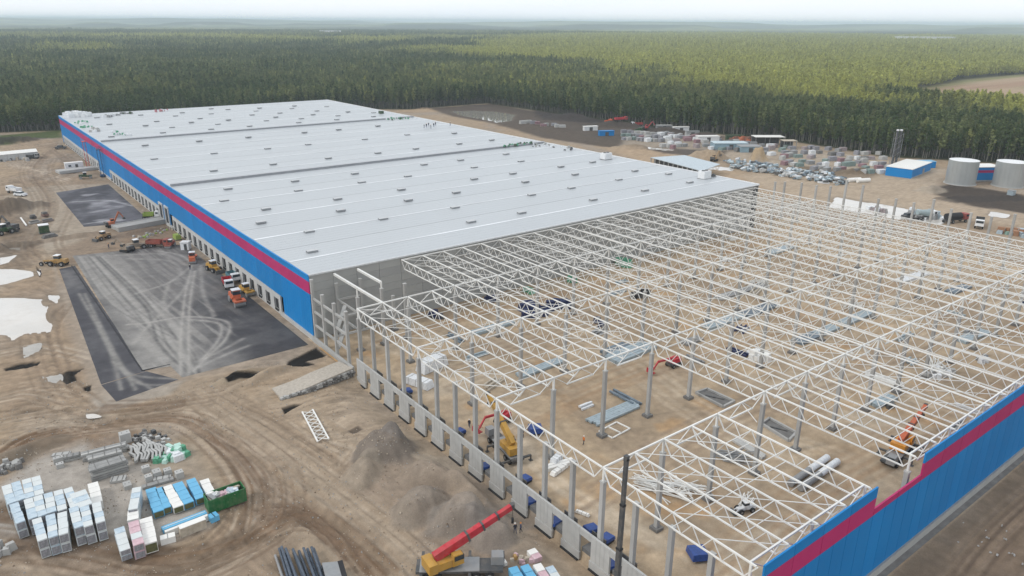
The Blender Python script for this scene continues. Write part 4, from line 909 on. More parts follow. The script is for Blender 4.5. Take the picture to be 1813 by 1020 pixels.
# white ladder truss lying on the sand
c = W(558, 755, 0); A = W(546, 728); Bq = W(574, 780); rz = math.atan2(Bq[1]-A[1], Bq[0]-A[0]); L = np.hypot(*(Bq-A)[:2])
o = empty('lying_truss', (c[0], c[1], 0), rz, 'white lattice truss lying flat on the sand', 'lying truss')
for s in (-1, 1): MB().box((0, s*1.0, .3), (L, .25, .25), WHITE).build('chord', o)
for k in range(8):
    x0 = -L/2+L/8*k; MB().bar((x0, -1, .3), (x0+L/8, 1, .3), .12, .12, WHITE).build('web_member', o); MB().bar((x0, 1, .28), (x0+L/8, -1, .28), .12, .12, WHITE).build('web_member', o)
for (a, b_, wd, h, m, l) in [((908, 1003), (935, 1050), 1.3, 1.3, [SKY, PKB], 'blue topped pack leftmost of the bundle at the bottom edge'), ((928, 1000), (962, 1050), 1.2, 1.3, [SKY], 'bright blue pack in the middle of the bottom edge bundle'), ((950, 998), (985, 1050), 1.2, 1.3, [PKP, WSH], 'pink and white pack beside the bright blue one'), ((972, 1002), (1005, 1050), 1.2, 1.25, [PKB, PKW], 'pale blue pack rightmost of the bottom edge bundle')]:
    packstack(l, a, b_, wd, h, m, 1, 'coloured packs at the bottom picture edge')
packstack('pink and white striped crate standing apart above the coloured packs', (940, 972), (954, 988), 1.3, .9, [PKP, WSH], 1, 'coloured packs at the bottom picture edge')
packstack('white ribbed bundle beside the truck crane', (877, 974), (893, 998), .9, .7, [FILM, WSH], 1, 'coloured packs at the bottom picture edge')
heap('packaging_heap', 'orange and beige crates behind the coloured packs', 'crate heap', [(915, 992), (930, 992)], .9, 8, .6, [BEI, mat('amber_crate', (.4, .25, .1), .7), PKP], 0)
q = W(592, 1016, .8); o = empty('tipping_skip', (q[0], q[1], 0), R(-15), 'dark skip with pale tilted lid at the bottom edge', 'skip'); MB().box((0, 0, .7), (2.6, 3.2, 1.3), DARK, top=(1.1, 1.05)).build('body', o); MB().box((0, 0, 1.45), (2.7, 3.3, .1), GREYM, ry=.2).build('lid', o)
# bundle of dark pipes and tilted box at the bottom edge
rs = random.Random(9)
o = empty('pipe_bundle', (*W(525, 1015)[:2], 0), 0, 'fan of long dark blue grey pipes at the bottom edge', 'pipe bundle')
PIPE = mat('dark_pipe', (.07, .09, .12), .35, var=.3)
for k in range(17):
    a = W(488+k*4.4+rs.uniform(-4, 4), 985+rs.uniform(-6, 14)); b_ = W(520+k*4.6+rs.uniform(-4, 4), 1075); q = W(525, 1015)
    z = .3+(k % 3)*.45; MB().cyl((a[0]-q[0], a[1]-q[1], z), (b_[0]-q[0], b_[1]-q[1], z), .2, PIPE if k % 3 else GREYM, 8).build('pipe', o)

# ================================================================== machines
def wheel(parent, x, y, r, wd=.35, rim=GREYM):
    o = MB().cyl((0, -wd/2, 0), (0, wd/2, 0), r, BLACK, 14).build('wheel', parent, (x, y, r)); MB().cyl((0, -wd/2-.02, 0), (0, wd/2+.02, 0), r*.5, rim, 10).build('rim', o)
def truck_crane(label, loc, rz, brz, el, L, bcol=RED, body=YEL, scale=1, name='truck_crane', secs=4):
    o = empty(name, (loc[0], loc[1], 0), rz, label, 'crane'); o.scale = (scale,)*3
    b = MB().box((0, 0, 1.15), (10.5, 2.3, .35), DGREY).box((-1.2, 0, 1.38), (7.2, 2.5, .12), GREYM); b.build('chassis', o)
    for x in (-4.0, -2.7, 2.0, 3.6):
        for s in (-1, 1): wheel(o, x, s*1.1, .55, .45)
    c = MB().box((4.6, .5, 1.75), (1.7, 1.4, 1.4), GREYM, top=(.85, .95)).build('cab', o); MB().box((5.38, .5, 2.1), (.12, 1.2, .5), GLASS).build('windscreen', c)
    for x in (-4.6, 1.2):
        for s in (-1, 1):
            MB().box((x, s*1.9, 1.0), (.35, 1.8, .3), DGREY).box((x, s*2.75, .55), (.18, .18, 1.0), DGREY).box((x, s*2.75, .05), (.6, .6, .1), DGREY).build('outrigger', o)
    t = MB().cyl((-1.6, 0, 1.4), (-1.6, 0, 1.75), .9, DGREY, 14)
    cr, sr = math.cos(brz), math.sin(brz)
    t.box((-1.6-cr*.5, -sr*.5, 2.25), (3.6, 2.3, 1.0), body, rz=brz).box((-1.6-cr*2.2, -sr*2.2, 2.3), (1.1, 2.4, 1.3), body, rz=brz); t.build('slewing_body', o)
    MB().box((-1.6+cr*1.0-sr*-.95, sr*1.0+cr*-.95, 2.6), (1.5, .8, 1.5), body, rz=brz, top=(.8, 1)).box((-1.6+cr*1.1-sr*-1.0, sr*1.1+cr*-1.0, 2.9), (1.25, .84, .6), GLASS, rz=brz).build('operator_cab', o)
    p = Vector((-1.6-cr*1.6, -sr*1.6, 3.1)); d = Vector((cr*math.cos(el), sr*math.cos(el), math.sin(el)))
    a = p; wd = 1.05 if (bcol is RED) else 1.1 if bcol != DGREY else .62
    for k in range(secs):
        l = L*(.42 if k == 0 else .58/(secs-1)); e = a+d*l
        MB().bar(a, e, wd*.8, wd, bcol).build('boom_section', o); MB().bar(e-d*.25, e, wd*.95, wd*1.15, DGREY if bcol != DGREY else BLACK).build('boom_collar', o); a = e; wd *= .87
    MB().box(a, (.5, .5, .7), DGREY).build('boom_head', o); MB().bar(p+d*L*.2+Vector((0, 0, -.3)), (-1.6+cr*.9, sr*.9, 2.3), .3, .3, DGREY).build('lift_cylinder', o)
    hk = a-Vector((0, 0, min(2.2, a.z-1))); MB().bar(a, hk, .05, .05, BLACK).box(hk, (.3, .3, .7), DARK).build('hook', o)
    return o
q0 = W(815, 1005, 1.2)
bd = W(905, 912, 6)-W(790, 985, 3.2); cb = math.atan2(bd[1], bd[0]); ch = W(865, 1003, 1.2)-W(765, 1005, 1.2); crz = math.atan2(ch[1], ch[0])
truck_crane('truck crane with yellow body and long red boom by the gravel mounds', W(814, 1003, 1.2), crz, cb-crz, R(17), 11.4, scale=1.12)
q1 = W(898, 775, 1); truck_crane('yellow crane with folded boom standing behind the dock columns', W(893, 790, 1), R(80), R(0), R(28), 11, YEL, YEL)
hx = W(1575, 812, 1); hy = W(1615, 770, 1)-hx; truck_crane('orange crane under the trusses beside the blue wall notch', W(1590, 800, 1), math.atan2(hy[1], hy[0])+math.pi, math.pi, R(12), 12, ORG, mat('amber_paint', (.66, .27, .03), .45, dirt=DIRT))
# black upright telescopic mast close by
mp_ = W(1086, 1110); truck_crane('black upright telescopic crane mast in front of the dock wall', (mp_[0], mp_[1]-3.2), R(-90), 0, R(89.2), 21.4, DGREY, DGREY, name='mast_crane', secs=3)
def tracks(o, L=3.6, g=1.1, r=.42):
    for s in (-1, 1):
        b = MB().box((0, s*g, r), (L-2*r, .55, 2*r), BLACK)
        for e in (-1, 1): b.cyl((e*(L/2-r), s*g-.27, r), (e*(L/2-r), s*g+.27, r), r, BLACK, 10)
        b.build('track', o)
def excavator(label, loc, rz, col_, a=(R(45), R(-50)), reach=(4.2, 3), brz=0, sc=1.0):
    o = empty('excavator', (loc[0], loc[1], hz(*loc[:2])), rz, label, 'excavator'); o.scale = (sc,)*3; tracks(o)
    MB().box((-.5, 0, 1.55), (3.0, 2.3, 1.0), col_, top=(.92, .92)).box((-1.7, 0, 1.6), (.9, 2.3, 1.1), DGREY).build('body', o)
    c = MB().box((.65, .65, 2.1), (1.3, 1.0, 1.5), col_, top=(.85, .9)).build('cab', o); MB().box((.72, .65, 2.3), (1.3, 1.02, .7), GLASS).build('window', c)
    p = Vector((.9, -.3, 1.6)); e = p+Vector((math.cos(a[0]), 0, math.sin(a[0])))*reach[0]; f = e+Vector((math.cos(a[1]), 0, math.sin(a[1])))*reach[1]
    MB().bar(p, e, .35, .5, col_).build('boom', o); MB().bar(e, f, .28, .38, col_).build('stick', o); MB().box(f, (.9, 1.0, .8), DGREY, top=(.6, 1)).build('bucket', o); return o
def loader(label, loc, rz, col_, name='wheel_loader', cat='loader', sc=1.0, blade=False, drum=False):
    o = empty(name, (loc[0], loc[1], hz(*loc[:2])), rz, label, cat); o.scale = (sc,)*3
    MB().box((-1.5, 0, 1.5), (2.6, 1.7, 1.0), col_, top=(.9, .9)).box((1.0, 0, 1.1), (2.6, 1.1, .7), col_).build('body', o)
    c = MB().box((-.1, 0, 2.2), (1.4, 1.5, 1.5), col_, top=(.88, .88)).box((-.1, 0, 3.0), (1.5, 1.6, .12), WPAINT).build('cab', o); MB().box((-.1, 0, 2.4), (1.42, 1.42, .7), GLASS).build('window', c)
    if drum:
        for x in (-2.0, 2.0): MB().cyl((x, -1.0, .65), (x, 1.0, .65), .65, GREYM, 16).build('drum', o)
        MB().box((2.0, 0, 1.3), (1.7, 2.2, .3), col_).build('fender', o)
    else:
        for x in (-1.6, 1.6):
            for s in (-1, 1): wheel(o, x, s*1.05, .7, .5)
        if blade: MB().box((.6, 0, .5), (.2, 3.6, .6), DGREY, rz=.4).build('blade', o); MB().bar((.8, 0, 1.4), (4.2, 0, 1.2), .4, .4, col_).build('frame', o); [wheel(o, 4.2, s*1.0, .6, .35) for s in (-1, 1)]
        else:
            MB().bar((1.2, .5, 1.4), (3.0, .5, .7), .2, .3, col_).bar((1.2, -.5, 1.4), (3.0, -.5, .7), .2, .3, col_).build('lift_arm', o); MB().box((3.3, 0, .55), (.9, 2.5, .9), DGREY, top=(.5, 1)).build('bucket', o)
    return o
def truck(label, loc, rz, cabm, bedm, L=7, kind='tipper', sc=1.0, load=None):
    o = empty('truck', (loc[0], loc[1], hz(*loc[:2])), rz, label, 'truck'); o.scale = (sc,)*3
    MB().box((0, 0, .95), (L, 1.0, .3), DGREY).build('chassis', o)
    for x in (L*.36, -L*.2, -L*.38):
        for s in (-1, 1): wheel(o, x, s*1.0, .52, .4)
    c = MB().box((L*.40, 0, 1.95), (1.8, 2.4, 1.8), cabm, top=(.88, .95)).build('cab', o); MB().box((L*.40+.86, 0, 2.35), (.1, 2.0, .7), GLASS).build('windscreen', c); MB().box((L*.40, 0, 2.3), (.9, 2.42, .6), GLASS).build('side_window', c)
    if kind == 'tipper':
        MB().box((-L*.12, 0, 1.25), (L*.62, 2.4, .15), bedm).box((-L*.12, 1.15, 1.8), (L*.62, .1, 1.1), bedm).box((-L*.12, -1.15, 1.8), (L*.62, .1, 1.1), bedm).box((L*.18, 0, 1.9), (.1, 2.4, 1.3), bedm).box((-L*.42, 0, 1.8), (.1, 2.4, 1.1), bedm).build('tipper_body', o)
    elif kind == 'box': MB().box((-L*.13, 0, 2.2), (L*.66, 2.4, 2.2), bedm).build('box_body', o)
    elif kind == 'mixer': MB().cyl((-L*.4, 0, 2.6), (L*.2, 0, 2.1), .75, bedm, 14, 1.2).build('mixer_drum', o)
    elif kind == 'tank': MB().cyl((-L*.42, 0, 2.1), (L*.2, 0, 2.1), 1.1, bedm, 16).build('tank_body', o)
    return o
def hdg(a, b): A = W(*a); B = W(*b); return math.atan2(B[1]-A[1], B[0]-A[0])
loader('yellow grader with white cab at the top of the asphalt lane', W(104, 470), hdg((120, 467), (82, 466)), mat('dusty_amber', (.36, .22, .08), .6, dirt=DIRT), 'motor_grader', 'grader', 1.1, blade=True)
excavator('brown orange excavator working on the soil strip by the ramp', W(198, 402), hdg((180, 402), (215, 396)), mat('rust_orange', (.38, .12, .06), .6, dirt=DIRT), (R(60), R(-60)))
loader('small brown bulldozer on the bare soil left of the machines', W(183, 424), hdg((200, 420), (165, 430)), mat('dusty_yellow', (.33, .22, .12), .6, dirt=DIRT), 'bulldozer', 'bulldozer', .95)
truck('green and white truck parked beside the farther dock fronts', W(268, 387), hdg((255, 387), (282, 386)), WPAINT, LIME, 6, 'tipper')
excavator('dusty grey excavator, first of the machines at the yard head', W(225, 446), hdg((245, 446), (205, 440)), mat('dusty_grey', (.27, .22, .17), .7, dirt=DIRT), (R(35), R(-40)), (3.8, 2.6))
loader('grey wheeled loader with pale roof at the yard head', W(243, 441), hdg((215, 446), (262, 437)), mat('dusty_grey', (.27, .22, .17), .7, dirt=DIRT), sc=1.1)
truck('red truck with pale roof in the row at the yard head', W(280, 437), hdg((262, 436), (305, 437)), mat('dusty_red', (.30, .08, .06), .6, dirt=DIRT), mat('dusty_red', (.30, .08, .06), .6, dirt=DIRT), 8, 'tipper', 1.0)
loader('dark machine tucked beside the red truck', W(302, 438), hdg((302, 438), (290, 446)), mat('dusty_red', (.30, .08, .06), .6, dirt=DIRT), 'compactor', 'compactor', .9, drum=True)
o = empty('portable_generator', (*W(314, 424)[:2], 0), hdg((305, 420), (322, 430)), 'lime green generator standing near the dock gate', 'generator'); MB().box((0, 0, 1.0), (3.2, 1.8, 1.6), LIME, top=(.9, .9)).build('housing', o); MB().box((0, 0, .15), (3.4, 1.9, .3), DGREY).build('base', o); MB().cyl((1, .4, 1.8), (1, .4, 2.4), .1, DGREY, 8).build('exhaust', o)
o = empty('site_cabin', (*W(330, 442)[:2], 0), hdg((325, 445), (337, 445)), 'small white cabin on the asphalt by the docks', 'cabin'); MB().box((0, 0, 1.4), (2.6, 2.3, 2.5), WPAINT).build('walls', o); MB().box((0, 0, 2.72), (2.8, 2.5, .14), WSH).build('roof', o); MB().box((.3, -1.17, 1.2), (.9, .06, 2.0), DGREY).build('door', o)
loader('orange roller on the asphalt beside the white cabin', W(342, 464), hdg((342, 470), (345, 452)), ORG, 'road_roller', 'roller', 1.1, drum=True)
loader('yellow wheel loader close to the dock fronts', W(379, 480), hdg((365, 475), (392, 487)), YEL, sc=1.1)
truck('blue truck with white roof parked along the docks', W(413, 497), hdg((403, 490), (425, 507)), WPAINT, mat('truck_teal', (.08, .20, .24), .5, dirt=DIRT), 6)
truck('red flatbed truck with white roof beside the docks', W(404, 508), hdg((398, 493), (412, 518)), WPAINT, RED, 6.5, 'tipper')
loader('orange asphalt paver with open hopper, nearest machine on yard', W(420, 538), hdg((405, 522), (428, 546)), ORG, 'asphalt_paver', 'paver', 1.35, drum=True)
loader('yellow and green roller with white canopy beside the paver', W(437, 521), hdg((428, 515), (448, 527)), YEL, 'road_roller', 'roller', 1.05, drum=True)
# scissor lifts against the blue wall
def scissor(label, loc, rz, h, m, n=6):
    o = empty('scissor_lift', (loc[0], loc[1], 0), rz, label, 'scissor lift'); b = MB().box((0, 0, .6), (3.6, 1.8, .6), m); b.build('base', o)
    for x in (-1.2, 1.2):
        for s in (-1, 1): wheel(o, x, s*.8, .38, .3)
    dz = (h-1.2)/n
    for k in range(n):
        z = 1.0+dz*k
        for s in (-1, 1): MB().bar((-1.5, s*.6, z), (1.5, s*.6, z+dz), .13, .13, m).bar((-1.5, s*.6, z+dz), (1.5, s*.6, z), .13, .13, m).build('scissor_arm', o)
    p = MB().box((0, 0, h), (3.8, 1.9, .2), m)
    for s in (-1, 1): p.box((0, s*.92, h+1.0), (3.8, .08, .08), m)
    for x in (-1.85, 1.85): p.box((x, 0, h+1.0), (.08, 1.9, .08), m); [p.box((x, s*.92, h+.5), (.08, .08, 1), m) for s in (-1, 1)]
    p.build('platform', o)
def Wx(px, py, X):
    d = fw*F_PX+rv*(px-906.5)-uv*(py-510.0); t = (X-CAMP[0])/d[0]; return CAMP+t*d
q = Wx(157, 300, -3.2); scissor('raised red scissor lift against the blue wall', (-3.2, q[1]), R(90), 13.5, RED, 6)
q = Wx(180, 302, -1.6); scissor('raised dark blue scissor lift close to the blue wall', (-1.6, q[1]), R(90), 13.0, mat('lift_blue', (.03, .07, .14), .5), 7)
# far left site objects
q = W(132, 299); o = empty('site_cabin', (q[0], q[1], 0), 0, 'white boxy cabin beside the red scissor lift', 'cabin'); MB().box((0, 0, 1.7), (8, 3.2, 3.0), WPAINT).build('walls', o); MB().box((0, 0, 3.3), (8.2, 3.4, .15), WSH).build('roof', o); MB().box((1, -1.63, 1.4), (1.2, .08, 2.2), DGREY).build('door', o); MB().box((-2, -1.63, 1.9), (1.2, .08, .9), GLASS).build('window', o)
a, b_ = W(102, 307), W(178, 298); d = b_-a; o = empty('loading_ramp', ((a+b_)[0]/2, (a+b_)[1]/2, 0), math.atan2(d[1], d[0]), 'low concrete ramp reaching the far docks behind the white cabin', 'ramp'); L = np.hypot(d[0], d[1])
MB().box((0, 0, .6), (L, 7, 1.2), CONC).build('ramp_body', o); MB().box((0, -3.6, .8), (L, .3, 1.3), CONCL).build('edge_wall', o)
a, b_ = W(196, 412), W(303, 392); d = b_-a; o = empty('loading_ramp', ((a+b_)[0]/2, (a+b_)[1]/2, 0), math.atan2(d[1], d[0]), 'grey loading ramp between the two dock rows', 'ramp'); L = np.hypot(d[0], d[1])
MB().box((L*.05, 1.5, .7), (L*.9, 6, 1.4), CONC).build('ramp_body', o); MB().box((L*.05, -1.6, .8), (L*.9, .35, 1.7), CONC).build('edge_wall', o); MB().box((L*.05, 4.6, .8), (L*.9, .35, 1.7), CONCL).build('edge_wall', o)
def car(label, loc, rz, m, sc=1):
    o = empty('parked_car', (loc[0], loc[1], hz(*loc[:2])), rz, label, 'car'); o.scale = (sc,)*3
    MB().box((0, 0, .75), (4.4, 1.8, .7), m, top=(.96, .92)).build('body', o); c = MB().box((-.2, 0, 1.35), (2.4, 1.6, .6), GLASS, top=(.75, .85)).build('cabin', o); MB().box((-.2, 0, 1.67), (1.7, 1.3, .06), m).build('roof', c)
    for x in (-1.4, 1.4):
        for s in (-1, 1): wheel(o, x, s*.8, .34, .25)
car('dark car parked near the far docks', W(108, 264), R(-20), DGREY, 1.3)
loader('dark green machine parked on the sand before the far ramp', W(152, 316), R(-10), DGRN, 'compactor', 'compactor', 1.0, drum=True)
truck('white truck parked on the grey ground at the left', W(27, 342), hdg((42, 344), (14, 340)), WPAINT, WPAINT, 6.5, 'tipper', 1.1); car('pale grey car beside the white truck', W(37, 347), hdg((30, 346), (44, 347)), FILM, 1.2)
def blk(i, px, sx, sy, h, m, l, cat='block stack'):
    q = W(*px); o = empty('block_stack', (q[0], q[1], 0), hdg((60, 395), (90, 389)), l, cat, 'small stacks on the grey ground at left'); MB().box((0, 0, h*.3), (sx, sy, h*.55), m).build('lower_block', o); MB().box((0, .1, h*.8), (sx*.8, sy*.8, h*.4), CONCD).build('upper_block', o)
for i, (px, sx, sy, h, m, l) in enumerate([((59, 387), 1.8, 1.6, 1.5, DGREY, 'left small dark stack of the upper pair'), ((61, 395), 3.6, 1.4, 1.0, CONC, 'left flat grey slab stack on the grey ground'), ((80, 383), 2, 1.8, 1.7, mat('brown_crate', (.2, .13, .11), .8), 'right small brown stack of the upper pair'), ((84, 392), 4, 1.4, 1.0, mat('brownish_slab', (.24, .2, .18), .8), 'right flat brownish slab stack on the grey ground'), ((88, 420), 4.5, 2, 1.1, CONCD, 'low dark slab stack beside the green generator')]): blk(i, px, sx, sy, h, m, l)
o = empty('portable_generator', (*W(79, 412)[:2], 0), 0, 'dark green boxy generator on the grey ground at left', 'generator'); MB().box((0, 0, 1.5), (3.0, 2.6, 2.6), DGRN).build('housing', o); MB().box((0, 0, 2.9), (3.2, 2.8, .2), WPAINT).build('roof', o); MB().box((0, 0, .1), (3.4, 3, .2), DGREY).build('base', o)
a, b_ = W(37, 387), W(47, 401); d = b_-a; o = empty('lying_beam', (*((a+b_)/2)[:2], .2), math.atan2(d[1], d[0]), 'white beam lying on the grey ground at left', 'beam'); MB().box((0, 0, .15), (np.hypot(*d[:2]), .5, .3), WSH).build('beam', o)
excavator('dark excavator on the brown soil heap at the left edge', W(22, 408), R(120), DGREY, (R(40), R(-45)), sc=1.1)
loader('dark machine half hidden at the left picture edge', W(8, 415), R(30), DGRN, 'bulldozer', 'bulldozer', 1.2)
q = W(28, 282); o = empty('storage_tent', (q[0], q[1], 0), R(4), 'white tarpaulin storage tent at the left picture edge', 'tent')
MB().box((0, 0, 1.7), (20, 6, 3.4), mat('dull_tarp', (.46, .47, .47), .6)).build('walls', o); b = MB(); b.add([(-10.2, -3.3, 3.4), (10.2, -3.3, 3.4), (10.2, 3.3, 3.4), (-10.2, 3.3, 3.4), (-10.2, 0, 4.7), (10.2, 0, 4.7)], [(0, 1, 5, 4), (2, 3, 4, 5), (1, 2, 5), (3, 0, 4), (3, 2, 1, 0)], WSH); b.build('roof', o); b = MB(); [b.box((x, -3.05, 1.7), (.3, .12, 3.4), CONCL) for x in (-9, -4, 1, 6, 10)]; b.build('frame_rib', o)
truck('grey truck beside the white tent', W(58, 281), R(-30), GREYM, DGREY, 6)
heap('pallet_heap', 'mixed crates and boards before the white tent', 'material heap', [(5, 285), (20, 279), (40, 284), (10, 276)], 4, 7, 1.6, [FILM, CONC, BEI, DGREY], 0)
heap('rubble_heap', 'rubble and pale offcuts along the dock strip', 'rubble heap', [(238, 398), (250, 420), (262, 418), (275, 415), (290, 408)], 3, 9, .7, [CONCL, BEI, LIME, CONC], 0)

# ================================================================== inside the frame
def bundle(label, a, b_, n=4, r=.3, m=None, wd=None, cat='pipe bundle', name='profile_bundle', h=.3):
    A = W(*a); B = W(*b_); c = (A+B)/2; d = B-A; L = np.hypot(d[0], d[1]); o = empty(name, (c[0], c[1], 0), math.atan2(d[1], d[0]), label, cat); m = m or STEELB
    for k in range(n): MB().box((random.uniform(-.2, .2), (k-(n-1)/2)*r*2.05, h), (L, r*1.8, r*1.7), m).build('profile', o)
    bb = MB(); [bb.box((x, 0, .06), (.15, n*r*2.1, .12), BEI) for x in (-L*.35, 0, L*.35)]; bb.build('bearer', o); return o
STEELB = mat('zinc_blue_steel', (.34, .41, .45), .4, var=.15, metal=.2); STEELD = mat('zinc_dark_steel', (.15, .19, .23), .45, var=.3)
bundle('long zinc blue profile bundle, back one of the pair by bare columns', (1042, 748), (1124, 713), 3, .25); bundle('long zinc blue profile bundle, front one of the pair by bare columns', (1054, 753), (1129, 720), 3, .25)
for i, (a, b_) in enumerate([((1398, 862), (1464, 815)), ((1416, 870), (1482, 822))]):
    A = W(*a); B = W(*b_); c = (A+B)/2; d = B-A; L = np.hypot(d[0], d[1]); o = empty('duct_pipe', (c[0], c[1], 0), math.atan2(d[1], d[0]), ['thick pale duct pipe, rear one of the two lying together', 'thick pale duct pipe, front one of the two lying together'][i], 'pipe')
    for k in (0, 1): MB().cyl((-L/2+k*L/2+.05, 0, .62), (k*L/2-.05, 0, .62), .6, FILM if k else GREYM, 14).build('pipe_section', o)
    MB().box((0, 0, .06), (.2, 1.4, .12), BEI).build('bearer', o)
for l, a, b_, n, r, m in [('pale blue profiles beneath the nearest trusses by the bare bay', (918, 668), (992, 640), 4, .3, STEELB), ('pale blue ducts under the truss row, left of the pair', (838, 592), (906, 572), 3, .4, STEELB), ('broad pale blue bundle between two column rows', (1082, 640), (1150, 612), 5, .45, STEELB), ('grey stack left of the red machine', (1070, 628), (1110, 612), 4, .35, STEELD),
    ('long zinc bundle running deep under the middle trusses', (1248, 582), (1310, 560), 4, .4, STEELB), ('second zinc bundle farther along the same line', (1318, 560), (1370, 540), 4, .4, STEELD), ('dark steel bundle under the right middle trusses', (1410, 608), (1445, 594), 4, .4, STEELD), ('pale steel bundle beside the dark one', (1430, 600), (1478, 580), 4, .35, STEELB), ('flat steel bundle near the far middle columns', (1492, 575), (1540, 553), 4, .35, STEELB),
    ('blue steel bundle far right under the trusses', (1700, 606), (1745, 588), 4, .35, STEELB), ('grey bundle far right behind the blue one', (1680, 520), (1712, 508), 4, .35, STEELD), ('steel bundle near the far left columns', (1360, 450), (1400, 438), 4, .4, STEELB), ('grey profile stack behind the first crossing', (1270, 530), (1355, 505), 4, .35, GREYM), ('steel sheets lying beyond the pit', (1545, 720), (1580, 705), 3, .4, STEELB), ('pale profile row on the sand before the trusses', (1590, 500), (1640, 484), 4, .35, FILM),
    ('pale beams under the trusses above the pipes', (1300, 780), (1352, 812), 3, .25, CONCL), ('white beams lying behind the bare columns', (967, 832), (1015, 818), 2, .35, WSH), ('grey steel stack in the centre of the hall', (1210, 610), (1240, 600), 4, .3, GREYM)]: bundle(l, a, b_, n, r, m)
rs = random.Random(77)
CL = [('zinc blue', STEELB), ('dark steel', STEELD), ('pale wrapped', FILM), ('grey', GREYM), ('beige timber', BEI), ('dark blue', NAVY), ('white strut', WHITE)]
for bay_ in range(5):
    for ln in range(1, 14):
        if rs.random() < .55 and not (bay_ >= 3 and ln < 6):
            nm_, m_ = rs.choice(CL); x = 12*ln+rs.uniform(1, 10); y = -24*bay_-rs.uniform(4, 20); o = empty('material_stack', (x, y, 0), rs.choice([0, 0, R(90), R(20)]), f'{nm_} stack past the {ordn(ln-1)} column line, {BAY[bay_]}', 'material stack', 'stacks lying on the floor of the open frame')
            L = rs.uniform(3, 9); n_ = rs.randint(2, 5)
            for k_ in range(n_): MB().box((rs.uniform(-.3, .3), (k_-n_/2)*.55, .2+.35*(k_ % 2)), (L*rs.uniform(.7, 1), .42, .4), m_).build('profile', o)
            MB().box((L*.3, 0, .04), (.2, n_*.6, .08), BEI).build('bearer', o)
# dark navy and green covered heaps
for l, pts, m, n, s, sp in [('dark navy tarp heap under the first trusses', [(797, 523), (803, 530)], [NAVY], 8, 2.2, 1.6), ('small navy covered load right of the first heap', [(868, 532)], [NAVY], 5, 1.8, 1.2), ('long row of dark navy covered loads in mid hall', [(930, 552), (945, 550), (957, 557), (972, 548), (985, 546), (1003, 542)], [NAVY], 5, 2.2, 1.6), ('navy covered load in front of the long dark row', [(936, 562), (948, 563)], [NAVY, BLUET], 4, 1.6, 1.2),
    ('first green netting heap between the trusses', [(936, 516), (942, 519)], [GTARP, mat('mint_tarp', (.42, .62, .55), .45)], 7, 1.3, 1.2), ('second green netting heap farther back', [(1010, 497), (1015, 499)], [GTARP], 7, 1.4, 1.3), ('third green netting heap near the dark vehicle', [(1103, 469), (1109, 472)], [GTARP], 7, 1.8, 1.6), ('dark equipment pile against the hall cross wall', [(690, 545), (700, 552), (712, 540)], [DARK, DGREY, NAVY], 6, 1.8, 1.8), ('dark load behind the first truss line', [(768, 560), (780, 562)], [NAVY, DGREY], 5, 1.4, 1.2),
    ('white film covered pile in mid hall', [(1335, 632), (1345, 636)], [FILM, WSH], 7, 1.6, 1.8), ('black load on the sand behind green heap', [(1125, 527), (1140, 524)], [DARK, DGREY], 6, 1.8, 1.8), ('black load at the far end of the hall', [(1315, 400), (1318, 404)], [DARK], 6, 2, 2), ('mixed scrap near the dark blue row', [(1056, 572), (1064, 578)], [NAVY, GREYM, CONCD], 6, 1.2, 1.6), ('pale material heap under the right trusses', [(1660, 655), (1672, 662), (1650, 668)], [FILM, CONCL, WHITE], 7, 1.1, 1.8),
    ('dark scrap near the right trusses', [(1590, 692), (1575, 720)], [CONCD, DGREY], 5, 1.0, 1), ('grey scrap at the foot of the far columns', [(1720, 592), (1740, 640)], [CONCD, GREYM, FILM], 6, 1.3, 1.6)]:
    heap('covered_load', l, 'covered load', pts, sp, n, s, m, 0)
NV = []
for i, (px, l) in enumerate([((720, 692), 'first blue dock cover behind the dock wall'), ((813, 764), 'second blue dock cover behind the dock wall'), ((857, 826), 'third blue dock cover seen through the opening'), ((929, 848), 'fourth blue dock cover behind the dock wall'), ((937, 888), 'fifth blue dock cover seen through the opening'), ((982, 924), 'sixth blue dock cover seen through the opening'), ((1047, 936), 'seventh blue dock cover behind the dock wall'), ((1074, 953), 'eighth blue dock cover by the tall mast'), ((1082, 1000), 'ninth blue dock cover at the bottom by the mast'), ((948, 760), 'big blue box with dark base beside the yellow crane'), ((1236, 980), 'big blue box inside the near corner')]):
    q = W(*px, .6); big = i > 8; o = empty('dock_leveller', (q[0], q[1], 0), R(8 if i % 2 else -6) if not big else R(60), l, 'dock leveller', 'blue dock levellers waiting on the ground')
    MB().box((0, 0, .75), (2.1, 1.7, .45) if not big else (2.9, 2.6, .9), BLUET, ry=.12, top=(.9, .9)).build('platform', o); MB().box((0, 0, .25), (1.9, 1.5, .45), DARK).build('base_frame', o)
def wrapped(label, px, sx, sy, h, rz, m=FILM):
    q = W(*px, h/2); o = empty('wrapped_bundle', (q[0], q[1], 0), rz, label, 'wrapped bundle'); MB().box((0, 0, h/2+.1), (sx, sy, h), m, top=(.85, .85)).build('wrapping', o); bb = MB(); [bb.box((x, 0, h*.55+.1), (.08, sy*1.02, h*.98), CONC, top=(1, .87)) for x in (-sx*.3, 0, sx*.3)]; bb.build('strap', o)
wrapped('big white film wrapped block behind the end columns', (765, 643), 7, 3, 2.4, R(10)); wrapped('crumpled white wrapped bundle beside the dock columns', (742, 676), 6.5, 2.4, 1.5, R(-72)); wrapped('cream insulation roll pair on the sand', (985, 814), 2.6, 1.3, 1.1, R(20), BEI if False else FILM); wrapped('long cream pack lying on the sand', (990, 832), 4, 1.0, .6, R(12), WSH); wrapped('small white plank near the dock wall', (1031, 909), 2.4, .5, .4, R(-70), WSH)
